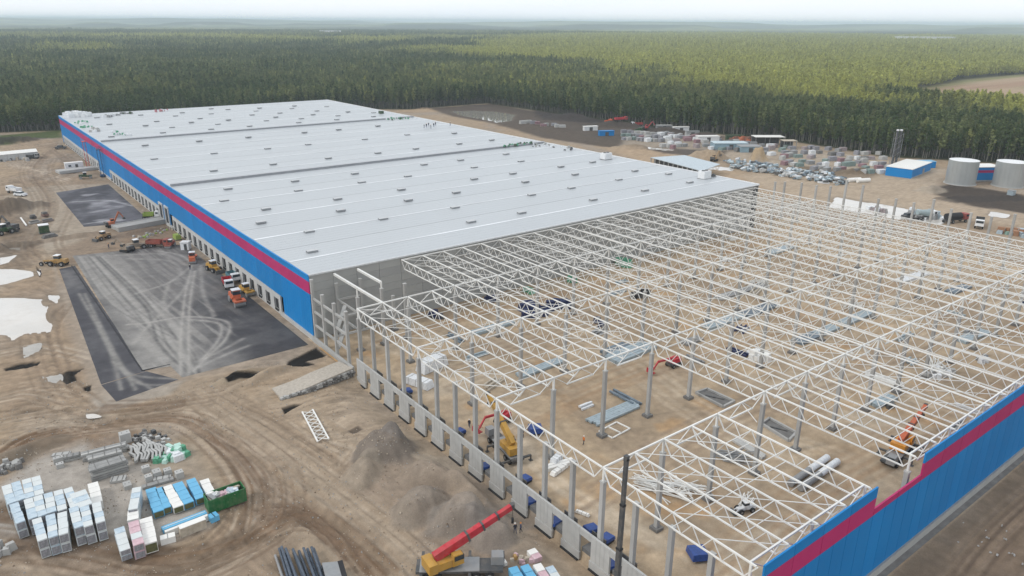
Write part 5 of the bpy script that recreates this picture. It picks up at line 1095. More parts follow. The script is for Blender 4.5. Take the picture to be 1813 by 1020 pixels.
# rectangle of timber on the ground and plank scraps
q = W(1088, 762); o = empty('timber_frame', (q[0], q[1], 0), R(5), 'pale rectangular formwork frame lying on the sand', 'formwork'); [MB().box((0, s*1.6, .1), (5, .25, .2), WSH).build('plank', o) for s in (-1, 1)]; [MB().box((x, 0, .1), (.25, 3.2, .2), WSH).build('plank', o) for x in (-2.5, 0, 2.5)]
def basin(label, c4):
    P = [W(*p_)[:2] for p_ in c4]; c = np.mean(P, 0); o = empty('concrete_pit', (c[0], c[1], 0), 0, label, 'pit')
    for i in range(4):
        a = P[i]-c; b_ = P[(i+1) % 4]-c; MB().bar((*a, .2), (*b_, .2), .4, .5, CONC).build('rim_wall', o)
    MB().add if False else None; bb = MB(); bb.add([(*(p_-c)*.97, .06) for p_ in P], [(0, 1, 2, 3)], CONCD); bb.build('pit_floor', o); MB().bar((*((P[0]-c)*.5), .16), (*((P[2]-c)*.5), .16), .3, .14, DGREY).build('formwork_bar', o)
basin('dark concrete pit with pale rim beside the red machine', [(1232, 697), (1252, 690), (1300, 712), (1280, 722)]); basin('second concrete pit with grey rim under the gap truss', [(1348, 752), (1362, 742), (1410, 768), (1396, 782)])
# steel lattice waiting on the ground: piles of white struts
def lattice_pile(label, px, sx, sy, n, rz, m=WHITE, z=.3, seed=0):
    rs = random.Random(seed); q = W(*px); o = empty('strut_pile', (q[0], q[1], 0), rz, label, 'strut pile')
    for k in range(n):
        a = rs.uniform(-.25, .25) if rs.random() < .7 else rs.uniform(-1, 1); y = rs.uniform(-sy/2, sy/2); L = sx*rs.uniform(.5, 1); x = rs.uniform(-sx*.2, sx*.2); zz = z+rs.uniform(0, .9)
        MB().bar((x-math.cos(a)*L/2, y-math.sin(a)*L/2, zz), (x+math.cos(a)*L/2, y+math.sin(a)*L/2, zz+rs.uniform(-.2, .2)), .13, .13, m).build('strut', o)
lattice_pile('tangled white strut pile just inside the nearest cross truss', (1165, 868), 9, 2.6, 24, R(-62), seed=1); lattice_pile('stack of straight white beams beside the tangled struts', (1212, 868), 8, 1.4, 18, R(-62), seed=2)
lattice_pile('grey rebar and strut pile under the second near truss', (1298, 815), 6, 3.5, 26, R(-50), GREYM, seed=3); lattice_pile('small white strut pile beside a folded machine', (1322, 893), 4, 2, 14, R(20), seed=4)
lattice_pile('white strut pile under the centre right trusses', (1515, 545), 8, 4, 24, R(20), seed=5); lattice_pile('white strut pile under the far middle trusses', (1340, 505), 8, 4, 22, R(10), seed=6); lattice_pile('loose white struts under the right trusses', (1655, 650), 8, 4, 24, R(30), seed=7)
def tele(label, px, rz, m, up=R(20)):
    q = W(*px); o = empty('boom_lift', (q[0], q[1], 0), rz, label, 'boom lift'); MB().box((0, 0, .75), (2.8, 2.0, .6), DGREY).build('chassis', o)
    for x in (-1, 1):
        for s in (-1, 1): wheel(o, x, s*.95, .45, .35)
    MB().box((-.3, 0, 1.5), (2.6, 1.8, .9), m, top=(.85, .9)).build('turret', o); e = Vector((-1+6*math.cos(up), 0, 1.9+6*math.sin(up))); MB().bar((-1, 0, 1.9), e, .35, .4, m).build('boom', o); MB().bar(e, e+Vector((1.6, 0, -1.6)), .25, .3, m).build('jib', o)
    f = e+Vector((2.1, 0, -1.9)); MB().box(f, (.9, 1.8, .15), m).box(f+Vector((.42, 0, .5)), (.07, 1.8, .9), m).box(f+Vector((-.42, 0, .9)), (.07, 1.8, .08), m).build('basket', o)
tele('red boom lift with lowered basket behind the dock columns', (890, 748), hdg((895, 742), (850, 768)), RED, R(12)); tele('red boom lift on the open sand beside the bare columns', (1192, 648), hdg((1195, 645), (1155, 660)), RED, R(5))
tele('orange boom lift low behind the near corner', (1200, 1062), R(160), ORG, R(-5))
# timber mats, small machine
loader('small white machine with dark bucket under the near trusses', W(1318, 905), R(160), WPAINT, 'skid_loader', 'loader', .6)

# ================================================================== beyond the hall, right side
TANKM = mat('tank_steel', (.40, .42, .42), .38, metal=.35, var=.06, scale=.4, dirt=(.3, .31, .31), dirtamt=.5)
def tank(px, r, h, label):
    q = W(*px); o = empty('storage_tank', (q[0], q[1], 0), 0, label, 'tank'); n = 20
    for k in range(n):
        a0, a1 = 2*math.pi*k/n+.004, 2*math.pi*(k+1)/n-.004; b = MB(); b.add([(r*math.cos(a), r*math.sin(a), z) for a in (a0, (a0+a1)/2, a1) for z in (.2, h)], [(0, 2, 3, 1), (2, 4, 5, 3)], TANKM); b.build('shell_plate', o)
    b = MB().cyl((0, 0, h-.05), (0, 0, h+.35), r*1.0, WPAINT, 40, r*.2); b.build('roof', o); MB().cyl((0, 0, 0), (0, 0, .3), r+.5, CONCL, 32).build('foundation', o)
    b = MB(); [b.cyl((0, 0, z), (0, 0, z+.12), r+.05, TANKM, 40, cap=False) for z in (2.5, 4.8, 7.1, 9.4, h-.2)]; b.build('hoop', o)
tank((1699, 325), 6.4, 11.2, 'left grey cylindrical tank with white roof'); tank((1783, 329), 6.4, 11.4, 'right grey cylindrical tank with white roof')
q = W(1790, 345); o = empty('pump_box', (q[0], q[1], 0), 0, 'small grey pump box in front of the right tank', 'pump box'); MB().box((0, 0, 1), (3, 2.4, 2), STEELB).build('housing', o); MB().box((0, 0, 2.05), (3.2, 2.6, .1), GREYM).build('lid', o)
def bluehall(label, c4, h, stripe=False):
    P = [W(*p_)[:2] for p_ in c4]; a, b_, d = P[1], P[0], P[2]; c = (b_+d)/2; ux = d-a; rz = math.atan2(ux[1], ux[0]); sx = np.hypot(*ux); sy = np.hypot(*(b_-a))
    o = empty('utility_building', (c[0], c[1], 0), rz, label, 'building'); MB().box((0, 0, h/2), (sx, sy, h), BLUE).build('walls', o); MB().box((0, 0, h+.1), (sx+.3, sy+.3, .25), WSH).build('roof', o)
    MB().box((0, -sy/2-.02, h*.05), (sx+.1, .1, .5), CONCL).build('plinth', o); MB().box((sx*.1, -sy/2-.05, 1.4), (3.0, .1, 2.8), GREYM).build('door', o)
    if stripe: MB().box((0, -sy/2-.04, h*.72), (sx, .08, h*.16), MAG).box((-sx/2-.04, 0, h*.72), (.08, sy, h*.16), MAG).build('stripe', o)
    return o
bluehall('low blue utility building with white roof, beside the twin chimneys', [(1568, 310), (1612, 317), (1646, 303)], 4.4)
q = W(1633, 296); o = empty('utility_building', (q[0], q[1], 0), R(-35), 'small blue box building behind the low blue one', 'building'); MB().box((0, 0, 1.6), (11, 5, 3.2), BLUE).build('walls', o); MB().box((0, 0, 3.3), (11.3, 5.3, .2), mat('roof_blue', (.2, .42, .6), .5)).build('roof', o)
q = W(1741, 326); o = empty('utility_building', (q[0]+9, q[1]+6, 0), R(-32), 'blue building with magenta stripe between the two tanks', 'building'); MB().box((0, 0, 3.4), (16, 9, 6.8), BLUE).build('walls', o); MB().box((0, -4.55, 4.9), (16, .1, 1.2), MAG).build('stripe', o); MB().box((0, 0, 6.95), (16.3, 9.3, .25), WSH).build('roof', o); MB().box((0, 0, .4), (16.2, 9.2, .7), CONCL).build('plinth', o)
q = W(1581, 298); o = empty('chimney_stack', (q[0], q[1], 0), R(-35), 'pair of tall dark chimneys braced by a steel frame', 'chimney')
for s in (-1, 1): MB().cyl((s*.95, 0, 0), (s*.95, 0, 19.5), .62, DGREY, 12).build('flue', o); MB().cyl((s*.95, 0, 19.3), (s*.95, 0, 20), .68, WPAINT, 12).build('flue_top', o)
for s in (-1, 1):
    for t in (-1, 1): MB().bar((s*1.9, t*.9, 0), (s*1.9, t*.9, 18.5), .16, .16, GREYM).build('mast_leg', o)
b = MB(); [b.bar((-1.9, t*.9, z), (1.9, t*.9, z+3), .1, .1, GREYM) for z in range(0, 18, 3) for t in (-1, 1)]; b.build('lattice', o)
# long pale canopy roof on posts east of the hall
P4 = [W(*p_, 5) for p_ in [(1152, 279), (1212, 275), (1275, 291), (1243, 303)]]; c = np.mean(P4, 0); o = empty('canopy_building', (c[0], c[1], 0), 0, 'low flat white canopy on posts beyond the sandy road', 'canopy')
b = MB(); vs = [(*(p_-c)[:2], z) for z in (4.8, 5.1) for p_ in P4]; b.add(vs, [(3, 2, 1, 0), (4, 5, 6, 7), (0, 1, 5, 4), (1, 2, 6, 5), (2, 3, 7, 6), (3, 0, 4, 7)], mat('canopy_roof', (.44, .50, .54), .5)); b.build('roof', o)
for k in range(12):
    t = k/11; p_ = P4[0]*(1-t)+P4[3]*t-c; MB().box((p_[0]+.3, p_[1], 2.4), (.4, .4, 4.8), CONC).build('post', o)
MB().bar(((P4[0]-c)[0]+3, (P4[0]-c)[1], 2.2), ((P4[3]-c)[0]+3, (P4[3]-c)[1], 2.2), .3, 4.2, DGREY).build('rear_wall', o)
# storage yard between the hall and the woods
def bunch(label_fn, pts, fn, name, cat, group):
    for i, p_ in enumerate(pts):
        q = W(*p_); o = empty(name, (q[0], q[1], 0), random.uniform(-.5, .2), label_fn(i), cat, group); fn(o, i)
rs = random.Random(21)
PK2 = mat('grey_pink_pack', (.30, .255, .26), .6, var=.2); PK3 = mat('lilac_grey_pack', (.26, .26, .29), .6, var=.2)
def pk(o, i):
    h = rs.uniform(1.6, 2.5); sx, sy = rs.uniform(3, 5), rs.uniform(2, 3); m = rs.choice([PK2, PK3, PKE, CONCL, CONC, PKE, FILM, CONCD, GREYM, mat('sage_pack', (.19, .25, .235), .6), mat('rose_pack', (.25, .15, .165), .6)])
    MB().box((0, 0, h/2), (sx, sy, h), m, top=(.96, .96)).build('wrapped_load', o); MB().box((0, 0, .06), (sx*1.02, sy*1.02, .12), BEI).build('pallet', o)
pts = []
for r_ in range(5):
    n = 13
    for i in range(n):
        x = 1375+i*15+r_*4+rs.uniform(-6, 6); y = 261+r_*8+(x-1380)*.085+rs.uniform(-3, 3)
        if x < 1572: pts.append((x, y))
bunch(lambda i: f'wrapped pallet load, {ordn(i%13)} from left in the {ordn(i//13)} dense row from the woods', pts, pk, 'pallet_load', 'pallet load', 'pallet loads in dense rows before the woods')
pts = [(1106+i*8+rs.uniform(-2, 2), 236+(i*8)*.05+r_*6+rs.uniform(-1, 1)) for r_ in range(3) for i in range(11)]
bunch(lambda i: f'wrapped pallet load, {ordn(i%11)} from left in the {ordn(i//11)} pinkish row near red trucks', pts, pk, 'pallet_load', 'pallet load', 'pallet loads near the red machines')
pts = [(925+i*9+rs.uniform(-3, 3), 219+(i*9)*.06+rs.uniform(-2, 3)) for i in range(9)]+[(1170+i*9, 240+i*1.2+rs.uniform(-2, 2)) for i in range(9)]+[(1175+i*8, 262+rs.uniform(-2, 2)) for i in range(4)]
bunch(lambda i: f'pale pallet load, {ordn(i)} from left in the loose line along the dark spoil', pts, pk, 'pallet_load', 'pallet load', 'scattered pale pallet loads along the dark spoil')
pts = [(1185+i*15+rs.uniform(-4, 4), 241+i*1.6+r_*7+rs.uniform(-2, 2)) for r_ in range(3) for i in range(13)]
bunch(lambda i: f'low mixed material stack, {ordn(i%13)} from left in the {ordn(i//13)} strip left of the sheds', pts, pk, 'pallet_load', 'material stack', 'mixed stacks along the tree edge left of the sheds')
# sparkling wrapped ironwork heaps
SP = [mat('foil_blue', (.42, .52, .57), .3, metal=.2), FILM, STEELD, STEELB, CONCL, DGREY]
def irn(o, i):
    for k in range(4):
        m = rs.choice(SP); MB().box((rs.uniform(-1.5, 1.5), rs.uniform(-1.2, 1.2), rs.uniform(.3, 1.6)), (rs.uniform(1.5, 3.4), rs.uniform(.6, 1.6), rs.uniform(.4, 1)), m, rz=rs.uniform(0, 3), ry=rs.uniform(-.4, .4)).build('ironwork', o)
pts = [(1290+t*200+rs.uniform(-6, 6), 290+t*32+rs.uniform(-8, 8)) for t in np.linspace(0, 1, 100)]
bunch(lambda i: f'jumbled foil wrapped steel bundle, {ordn(i)} from left in the glittering heap beyond the road', pts, irn, 'steel_bundle', 'steel bundle', 'glittering steel bundles beyond the sandy road')
# sheds, containers, red plant
def shed(label, px, sx, sy, h, rz, wm, rm, open_=False):
    q = W(*px); o = empty('storage_shed', (q[0], q[1], 0), rz, label, 'shed')
    if open_: [MB().box((x, y, h/2), (.3, .3, h), GREYM).build('post', o) for x in (-sx/2+.3, 0, sx/2-.3) for y in (-sy/2+.3, sy/2-.3)]; MB().box((0, sy/2-.2, h/2), (sx, .15, h), DGREY).build('rear_wall', o)
    else: MB().box((0, 0, h/2), (sx, sy, h), wm).build('walls', o); MB().box((0, -sy/2-.04, h*.42), (2.4, .08, h*.8), DGREY).build('door', o)
    MB().box((0, 0, h+.12), (sx+.6, sy+.6, .22), rm).build('roof', o)
shed('blue grey shed with pale roof in the storage yard', (1290, 263), 20, 9, 3.6, R(-35), mat('shed_blue_grey', (.24, .34, .40), .6), mat('shed_roof_pale', (.45, .54, .58), .5)); shed('second lower blue grey shed beside the first', (1325, 268), 12, 8, 3.2, R(-35), mat('shed_blue_grey', (.24, .34, .40), .6), GREYM)
shed('open shelter with white roof before the trees', (1358, 256), 18, 8, 5, R(-35), GREYM, WSH, True); shed('open shelter with dark interior at the tree edge', (1395, 262), 8, 6, 4.4, R(-35), GREYM, BEI, True); shed('white container office near the red machines', (1045, 231), 10, 3, 2.8, R(-20), WPAINT, WSH); shed('blue container beside the red machines', (1073, 240), 10, 3.4, 3, R(-25), BLUE, BLUE)
shed('long white roofed shed left of the orange heap', (1252, 250), 14, 5, 3.2, R(-30), WPAINT, WSH); shed('green container at the tree edge', (1300, 248), 11, 3, 3, R(-35), DGRN, DGRN); shed('grey container among pallets near the canopy', (1225, 240), 9, 3, 2.8, R(-30), CONCL, GREYM); shed('white container near the tree edge', (1205, 232), 11, 3, 2.8, R(-30), WPAINT, WSH); shed('grey container row end by the tree edge', (1175, 229), 11, 3, 2.8, R(-30), GREYM, CONCL)
truck('large red truck with white cargo near the dark spoil', W(1098, 224), R(-15), mat('faded_red', (.36, .05, .05), .6, dirt=DIRT), RED, 9, 'tipper', 1.15); truck('second red truck with white roof', W(1128, 224), R(160), WPAINT, mat('faded_red', (.36, .05, .05), .6, dirt=DIRT), 8, 'tipper', 1.15); truck('orange truck left of the red ones', W(1077, 222), R(10), ORG, ORG, 7, 'tipper', 1.1); excavator('red excavator behind the pinkish pallets', W(1143, 233), R(-20), mat('faded_red', (.36, .05, .05), .6, dirt=DIRT), sc=1.2); truck('dark green truck beside the red excavator', W(1130, 236), R(20), DGRN, DGRN, 7, 'tipper', 1.2)
heap('scrap_heap', 'rust orange formwork pile at the tree edge', 'material heap', [(1305, 250), (1315, 249), (1327, 251)], 4, 8, 3, [mat('rust_orange_stack', (.42, .14, .07), .7), mat('brown_stack', (.2, .1, .07), .8)], 0)
excavator('dark excavator digging on the sand mound by the canopy', W(1264, 286), R(10), mat('dusty_yellow', (.33, .22, .12), .6, dirt=DIRT), sc=1.1)
for i, (px, l) in enumerate([((1512, 322), 'left white wrapped roll beyond the sandy road'), ((1528, 323), 'right white wrapped roll beyond the sandy road')]):
    q = W(*px); o = empty('wrapped_roll', (q[0], q[1], 0), R(-20), l, 'wrapped roll'); MB().cyl((-3.5, 0, 1), (3.5, 0, 1), 1, WSH, 12).build('roll', o); MB().box((0, 0, .1), (6, 1.6, .2), BEI).build('pallet', o)
truck('white lorry with its cab towards the frame, beyond the far posts', W(1733, 401), R(200), WPAINT, DGREY, 9, 'tipper', 1.2); truck('dark flatbed truck carrying a black tank beyond the far posts', W(1690, 394), R(-20), mat('dull_red', (.3, .07, .06), .6, dirt=DIRT), DARK, 9, 'tank', 1.2)
car('small dark car beyond the far posts', W(1607, 385), R(-15), DGREY, 1.2); truck('teal and white mixer truck beyond the far posts', W(1636, 388), R(-20), WPAINT, mat('teal_drum', (.30, .38, .40), .6, dirt=DIRT), 8, 'mixer', 1.2)
heap('material_heap', 'grey pallets and boxes beyond the far posts near the puddle', 'material heap', [(1548, 372), (1556, 375)], 3, 8, 1.8, [FILM, PK2, CONC], 0); heap('material_heap', 'grey blue crates beside the mixer truck', 'material heap', [(1620, 380), (1645, 380), (1655, 386)], 3, 7, 2.2, [STEELB, FILM, GREYM], 0)
heap('material_heap', 'green and rusty bins at the right picture edge', 'material heap', [(1775, 412), (1800, 414), (1810, 418)], 3, 6, 2.2, [mat('faded_green', (.2, .3, .25), .7), STEELB, mat('rust_brown_bin', (.3, .16, .09), .8)], 0)

# ================================================================== people
def person_mesh(pose, shirt, trou, hat):
    b = MB(); return b
def make_person(loc, rz, label, top_, helmet, stride=.25):
    bm_ = bpy.data.meshes.new('person'); J = [(0, 0, .95), (0, 0, 1.2), (0, 0, 1.42), (0, 0, 1.52), (.02, 0, 1.68), (0, .2, 1.4), (.06, .27, 1.12), (.18, .25, .88), (0, -.2, 1.4), (-.05, -.27, 1.12), (.02, -.27, .86), (0, .1, .9), (stride*.6, .11, .5), (stride*.4, .12, .06), (stride*.4+.16, .12, .04), (0, -.1, .9), (-stride*.2, -.11, .5), (-stride, -.12, .08), (-stride+.15, -.12, .04)]
    Ed = [(0, 1), (1, 2), (2, 3), (3, 4), (2, 5), (5, 6), (6, 7), (2, 8), (8, 9), (9, 10), (0, 11), (11, 12), (12, 13), (13, 14), (0, 15), (15, 16), (16, 17), (17, 18)]
    Rr = [.15, .15, .16, .06, .105, .075, .055, .045, .075, .055, .045, .1, .075, .05, .045, .1, .075, .05, .045]
    bm_.from_pydata(J, Ed, []); o = bpy.data.objects.new('person', bm_); C.objects.link(o); md = o.modifiers.new('s', 'SKIN')
    for v, r in zip(bm_.skin_vertices[0].data if bm_.skin_vertices else [], Rr): v.radius = (r, r)
    o.modifiers.new('d', 'SUBSURF').levels = 1
    return o
CLOTH = [mat('dark_workwear', (.03, .035, .05), .9), mat('hi_vis_orange', (.6, .18, .04), .8), mat('navy_workwear', (.03, .05, .11), .9)]
SKIN = mat('skin_tone', (.45, .28, .2), .6); HELM = [mat('helmet_white', (.7, .7, .68), .4), mat('helmet_orange', (.65, .22, .03), .4)]
def skin_person():
    me = bpy.data.meshes.new('person_rig'); J = [(0, 0, .95), (0, 0, 1.2), (0, 0, 1.42), (0, 0, 1.54), (.02, 0, 1.68), (0, .2, 1.4), (.06, .27, 1.12), (.18, .25, .88), (0, -.2, 1.4), (-.05, -.27, 1.12), (.02, -.27, .86), (0, .1, .9), (.15, .11, .5), (.1, .12, .06), (.26, .12, .04), (0, -.1, .9), (-.05, -.11, .5), (-.25, -.12, .08), (-.1, -.12, .04)]
    Ed = [(0, 1), (1, 2), (2, 3), (3, 4), (2, 5), (5, 6), (6, 7), (2, 8), (8, 9), (9, 10), (0, 11), (11, 12), (12, 13), (13, 14), (0, 15), (15, 16), (16, 17), (17, 18)]
    Rr = [.15, .15, .16, .06, .105, .075, .055, .045, .075, .055, .045, .1, .075, .05, .045, .1, .075, .05, .045]
    me.from_pydata(J, Ed, []); o = bpy.data.objects.new('rig', me); C.objects.link(o); o.modifiers.new('s', 'SKIN')
    for v, r in zip(me.skin_vertices[0].data, Rr): v.radius = (r, r)
    me.skin_vertices[0].data[0].use_root = True
    sd_ = o.modifiers.new('d', 'SUBSURF'); sd_.levels = 1
    dg = bpy.context.evaluated_depsgraph_get(); dg.update(); m2 = bpy.data.meshes.new_from_object(o.evaluated_get(dg)); bpy.data.objects.remove(o); bpy.data.meshes.remove(me); return m2
base = skin_person(); pmesh = []
for i, cl in enumerate(CLOTH):
    m2 = base.copy(); m2.name = 'body'; m2.materials.clear(); [m2.materials.append(x) for x in (cl, CLOTH[0] if i else CLOTH[2], SKIN)]
    for p_ in m2.polygons:
        z = p_.center.z; p_.material_index = 2 if z > 1.54 else (1 if z < .95 else 0)
    pmesh.append(m2)
hm = [MB().cyl((.02, 0, 1.72), (.02, 0, 1.84), .14, h_, 10, .06).mesh('helmet') for h_ in HELM]
def person(px, z, label, ci=0, hi=0, rz=0, world=None):
    q = W(*px, z); o = empty('person', (q[0], q[1], z), rz, label, 'person'); put('body', pmesh[ci], o); put('helmet', hm[hi], o); return o
for i, (px, ci, hi, l) in enumerate([((1033, 787), 1, 0, 'worker in orange vest walking on the sand by the formwork frame'), ((912, 944), 0, 0, 'worker in dark clothes left under the red crane boom'), ((922, 943), 2, 1, 'worker in navy clothes right under the red crane boom'), ((831, 757), 0, 0, 'worker in dark clothes beside a dock column'), ((925, 775), 2, 1, 'worker in navy walking past the yellow crane'), ((73, 487), 0, 0, 'worker in dark clothes on the sand by the pale puddle'), ((337, 478), 0, 0, 'worker in dark clothes behind the orange roller'), ((193, 440), 0, 1, 'worker in dark clothes at the left of the machines')]): person(px, 0, l, ci, hi, i*1.3)
for i, px in enumerate([(751, 227), (755, 226), (759, 224), (763, 228), (768, 225), (771, 223), (797, 223)]): person(px, BH+.3, ['first', 'second', 'third', 'fourth', 'fifth', 'sixth'][i]+' roofer from left in the group on the far right roof' if i < 6 else 'lone roofer to the right of the group on the roof', 0, i % 2, i).scale = (1.3,)*3

# ================================================================== woods
def leafmat(name, dark, light, tintdark=None):
    m = bpy.data.materials.new(name); m.use_nodes = True; t = m.node_tree; b = t.nodes['Principled BSDF']; b.inputs['Roughness'].default_value = .8; b.inputs['Specular IOR Level'].default_value = .15
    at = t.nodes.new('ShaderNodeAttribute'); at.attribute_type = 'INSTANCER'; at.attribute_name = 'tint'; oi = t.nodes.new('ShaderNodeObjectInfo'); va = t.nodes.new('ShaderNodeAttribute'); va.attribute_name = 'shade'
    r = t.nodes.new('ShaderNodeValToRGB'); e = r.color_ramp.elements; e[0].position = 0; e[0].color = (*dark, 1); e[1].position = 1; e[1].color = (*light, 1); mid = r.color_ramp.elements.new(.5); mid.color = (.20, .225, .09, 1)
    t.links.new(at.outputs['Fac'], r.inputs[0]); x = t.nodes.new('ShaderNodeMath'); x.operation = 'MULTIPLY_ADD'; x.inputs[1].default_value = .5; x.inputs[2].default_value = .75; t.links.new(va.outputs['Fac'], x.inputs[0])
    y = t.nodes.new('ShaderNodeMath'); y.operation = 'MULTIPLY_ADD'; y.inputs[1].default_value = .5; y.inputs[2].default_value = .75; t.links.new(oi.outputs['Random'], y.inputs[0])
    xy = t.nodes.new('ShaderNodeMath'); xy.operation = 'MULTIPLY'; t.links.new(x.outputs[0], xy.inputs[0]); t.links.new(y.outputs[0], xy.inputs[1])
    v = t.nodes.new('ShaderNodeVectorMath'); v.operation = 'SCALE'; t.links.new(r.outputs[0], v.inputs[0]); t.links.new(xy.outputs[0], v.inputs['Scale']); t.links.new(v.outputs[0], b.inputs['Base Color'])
    tr = t.nodes.new('ShaderNodeBsdfTranslucent'); ms = t.nodes.new('ShaderNodeMixShader'); ms.inputs[0].default_value = .38; t.links.new(v.outputs[0], tr.inputs[0]); t.links.new(b.outputs[0], ms.inputs[1]); t.links.new(tr.outputs[0], ms.inputs[2]); t.links.new(ms.outputs[0], t.nodes['Material Output'].inputs[0]); return m
LEAF = leafmat('foliage', (.064, .100, .036), (.43, .44, .125)); BARK = mat('pale_bark', (.19, .18, .155), .9, var=.3, scale=2)
def crown_mesh(name, h, r, n, ls, seed, conic=0.0, base=.3):
    g = np.random.default_rng(seed); vs = []; fs = []; sh = []
    nc = max(5, n//22); cl = []
    for k in range(nc):
        z = base+(1-base)*(k+.5)/nc; u_ = (z-base)/(1-base); rr = r*((1-z)**.75 if conic else max(.25, 1-(2*u_-.95)**2)**.5)
        a = g.uniform(0, 6.28); cl.append((math.cos(a)*rr*.55*g.random(), math.sin(a)*rr*.55*g.random(), z*h, rr))
    for i in range(n):
        c = cl[i % nc]; d = g.normal(size=3); d /= np.linalg.norm(d); q = np.array(c[:3])+d*np.array([c[3]*.62, c[3]*.62, h*(1-base)/nc*.9])*g.random()**.35
        nrm = d*.8+g.normal(size=3)*.35+np.array([0, 0, .55]); nrm /= np.linalg.norm(nrm); t = np.cross(nrm, g.normal(size=3)); t /= np.linalg.norm(t); bt = np.cross(nrm, t); s = ls*g.uniform(.6, 1.3)
        k = len(vs); vs += [tuple(q+t*s), tuple(q+bt*s*.8), tuple(q-t*s), tuple(q-bt*s*.8)]; fs.append((k, k+1, k+2, k+3)); sh += [g.random()]*4
    me = bpy.data.meshes.new(name); me.from_pydata(vs, [], fs); a = me.attributes.new('shade', 'FLOAT', 'POINT'); a.data.foreach_set('value', np.array(sh, np.float32)); me.materials.append(LEAF); return me
def trunk_mesh(h, r): return MB().cyl((0, 0, -.3), (.15, .1, h*.55), r, BARK, 6, r*.6).cyl((.15, .1, h*.55), (0, 0, h*.93), r*.6, BARK, 5, r*.15).bar((.1, 0, h*.5), (1.0, .6, h*.66), .1, .1, BARK).bar((.1, 0, h*.58), (-.9, -.5, h*.75), .09, .09, BARK).mesh('trunk')
NEARC = []
for s in range(7):
    h = [16, 18, 15, 17, 19, 13, 16][s]; rr = [2.7, 2.4, 2.9, 2.3, 2.2, 2.5, 2.0][s]; NEARC.append((trunk_mesh(h, .17), crown_mesh('crown', h, rr, 340, .44, s+1, s == 6, .34 if s % 2 else .24)))
# edge of the woods: single trees
edge = []
segE = [(-60, 446), (-27, 443), (4, 433), (120, 432), (236, 432), (264, 412), (345, 415), (349, 300), (355, 185), (375, 117), (367, 50), (402, -6), (440, -90)]
g = np.random.default_rng(77); pts = []
for a, b_ in zip(segE, segE[1:]):
    a = np.array(a, float); b_ = np.array(b_, float); L = np.linalg.norm(b_-a); n = np.array([(b_-a)[1], -(b_-a)[0]])/L*-1
    m_ = int(L/3.6)
    for k in range(m_): pts.append(a+(b_-a)*(k+g.uniform(.1, .9))/m_+n*g.uniform(0.5, 5)*1.0)
vis = []
for q in pts:
    x, y = PX((q[0], q[1], 8))
    if -60 < x < 1880: vis.append(q)
g.shuffle(vis); vis = sorted(vis[:296], key=lambda q: PX((q[0], q[1], 0))[0])
TK = ['dark green birch', 'slender green birch', 'broad green aspen', 'pale trunked birch', 'pointed spruce like tree', 'low bushy birch', 'narrow conical tree']
for ti, q in enumerate(vis):
    k = int(g.integers(0, 7)); x, y = PX((q[0], q[1], 0)); zone_ = 'behind the far left end of the hall' if x < 400 else ('behind the hall roof' if x < 720 else ('behind the pond and dark spoil' if x < 1050 else ('behind the storage yard' if x < 1560 else 'behind the tanks')))
    o = empty('edge_tree', (q[0], q[1], 0), g.uniform(0, 6.28), f'{TK[k]}, {ordn(ti)} from left in front row of the woods', 'tree', 'trees in the front row of the woods'); s = g.uniform(.85, 1.2); o.scale = (s, s, s*g.uniform(.9, 1.12))
    put('trunk', NEARC[k][0], o); put('crown', NEARC[k][1], o)
# mass of the woods: instanced on points
def proto(h, r, n, ls, seed, conic, loc, label, base=.25):
    me = crown_mesh('tree', h, r, n, ls, seed, conic, base); bm2 = MB().cyl((0, 0, -.3), (0, 0, h*.9), .16, BARK, 5, .04)
    o = put('forest_tree', me, None, loc); t = bpy.data.objects.new('trunk', bm2.mesh('trunk')); C.objects.link(t)
    import bmesh
    b = bmesh.new(); b.from_mesh(me); nb = len(b.faces); b.from_mesh(t.data); b.faces.ensure_lookup_table()
    for f in b.faces[nb:]: f.material_index = 1
    b.to_mesh(me); b.free(); me.materials.append(BARK); tm = t.data; bpy.data.objects.remove(t); bpy.data.meshes.remove(tm); return setp(o, label, 'tree')
PN = [proto(15, 2.7, 150, .6, 50, 0, (300, 470, 0), 'rounded tree just inside the woods behind the hall', .45), proto(17, 2.5, 150, .58, 51, 0, (330, 480, 0), 'tall tree inside the woods behind the pond', .42), proto(13, 2.9, 150, .62, 52, 0, (390, 260, 0), 'broad tree inside the woods behind the storage yard', .34), proto(16, 2.4, 130, .56, 53, 0, (410, 150, 0), 'pointed tree inside the woods behind the storage yard')]
PF = [proto(15, 3.8, 70, 1.1, 60, 0, (700, 1200, 0), 'large crowned tree deep in the woods', .3), proto(16, 4.0, 70, 1.15, 61, 0, (1100, 1300, 0), 'broad crowned tree deep in the woods at right', .3), proto(18, 3.0, 60, 1.0, 62, 1, (900, 1500, 0), 'tall pointed tree deep in the far woods', .2)]
def inside(P, x, y): return poly_sd(x, y, P) > 0
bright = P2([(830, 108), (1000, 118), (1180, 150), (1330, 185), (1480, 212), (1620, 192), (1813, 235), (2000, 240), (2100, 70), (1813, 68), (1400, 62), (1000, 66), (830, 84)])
bright2 = P2([(600, 92), (760, 78), (1100, 74), (1100, 66), (600, 74)]); yel = P2([(730, 100), (830, 100), (940, 118), (1010, 128), (1000, 108), (880, 96), (760, 90)]); yel2 = P2([(50, 92), (230, 86), (230, 102), (60, 104)]); stripe1 = P2([(-200, 78), (300, 74), (560, 82), (560, 72), (-200, 62)])
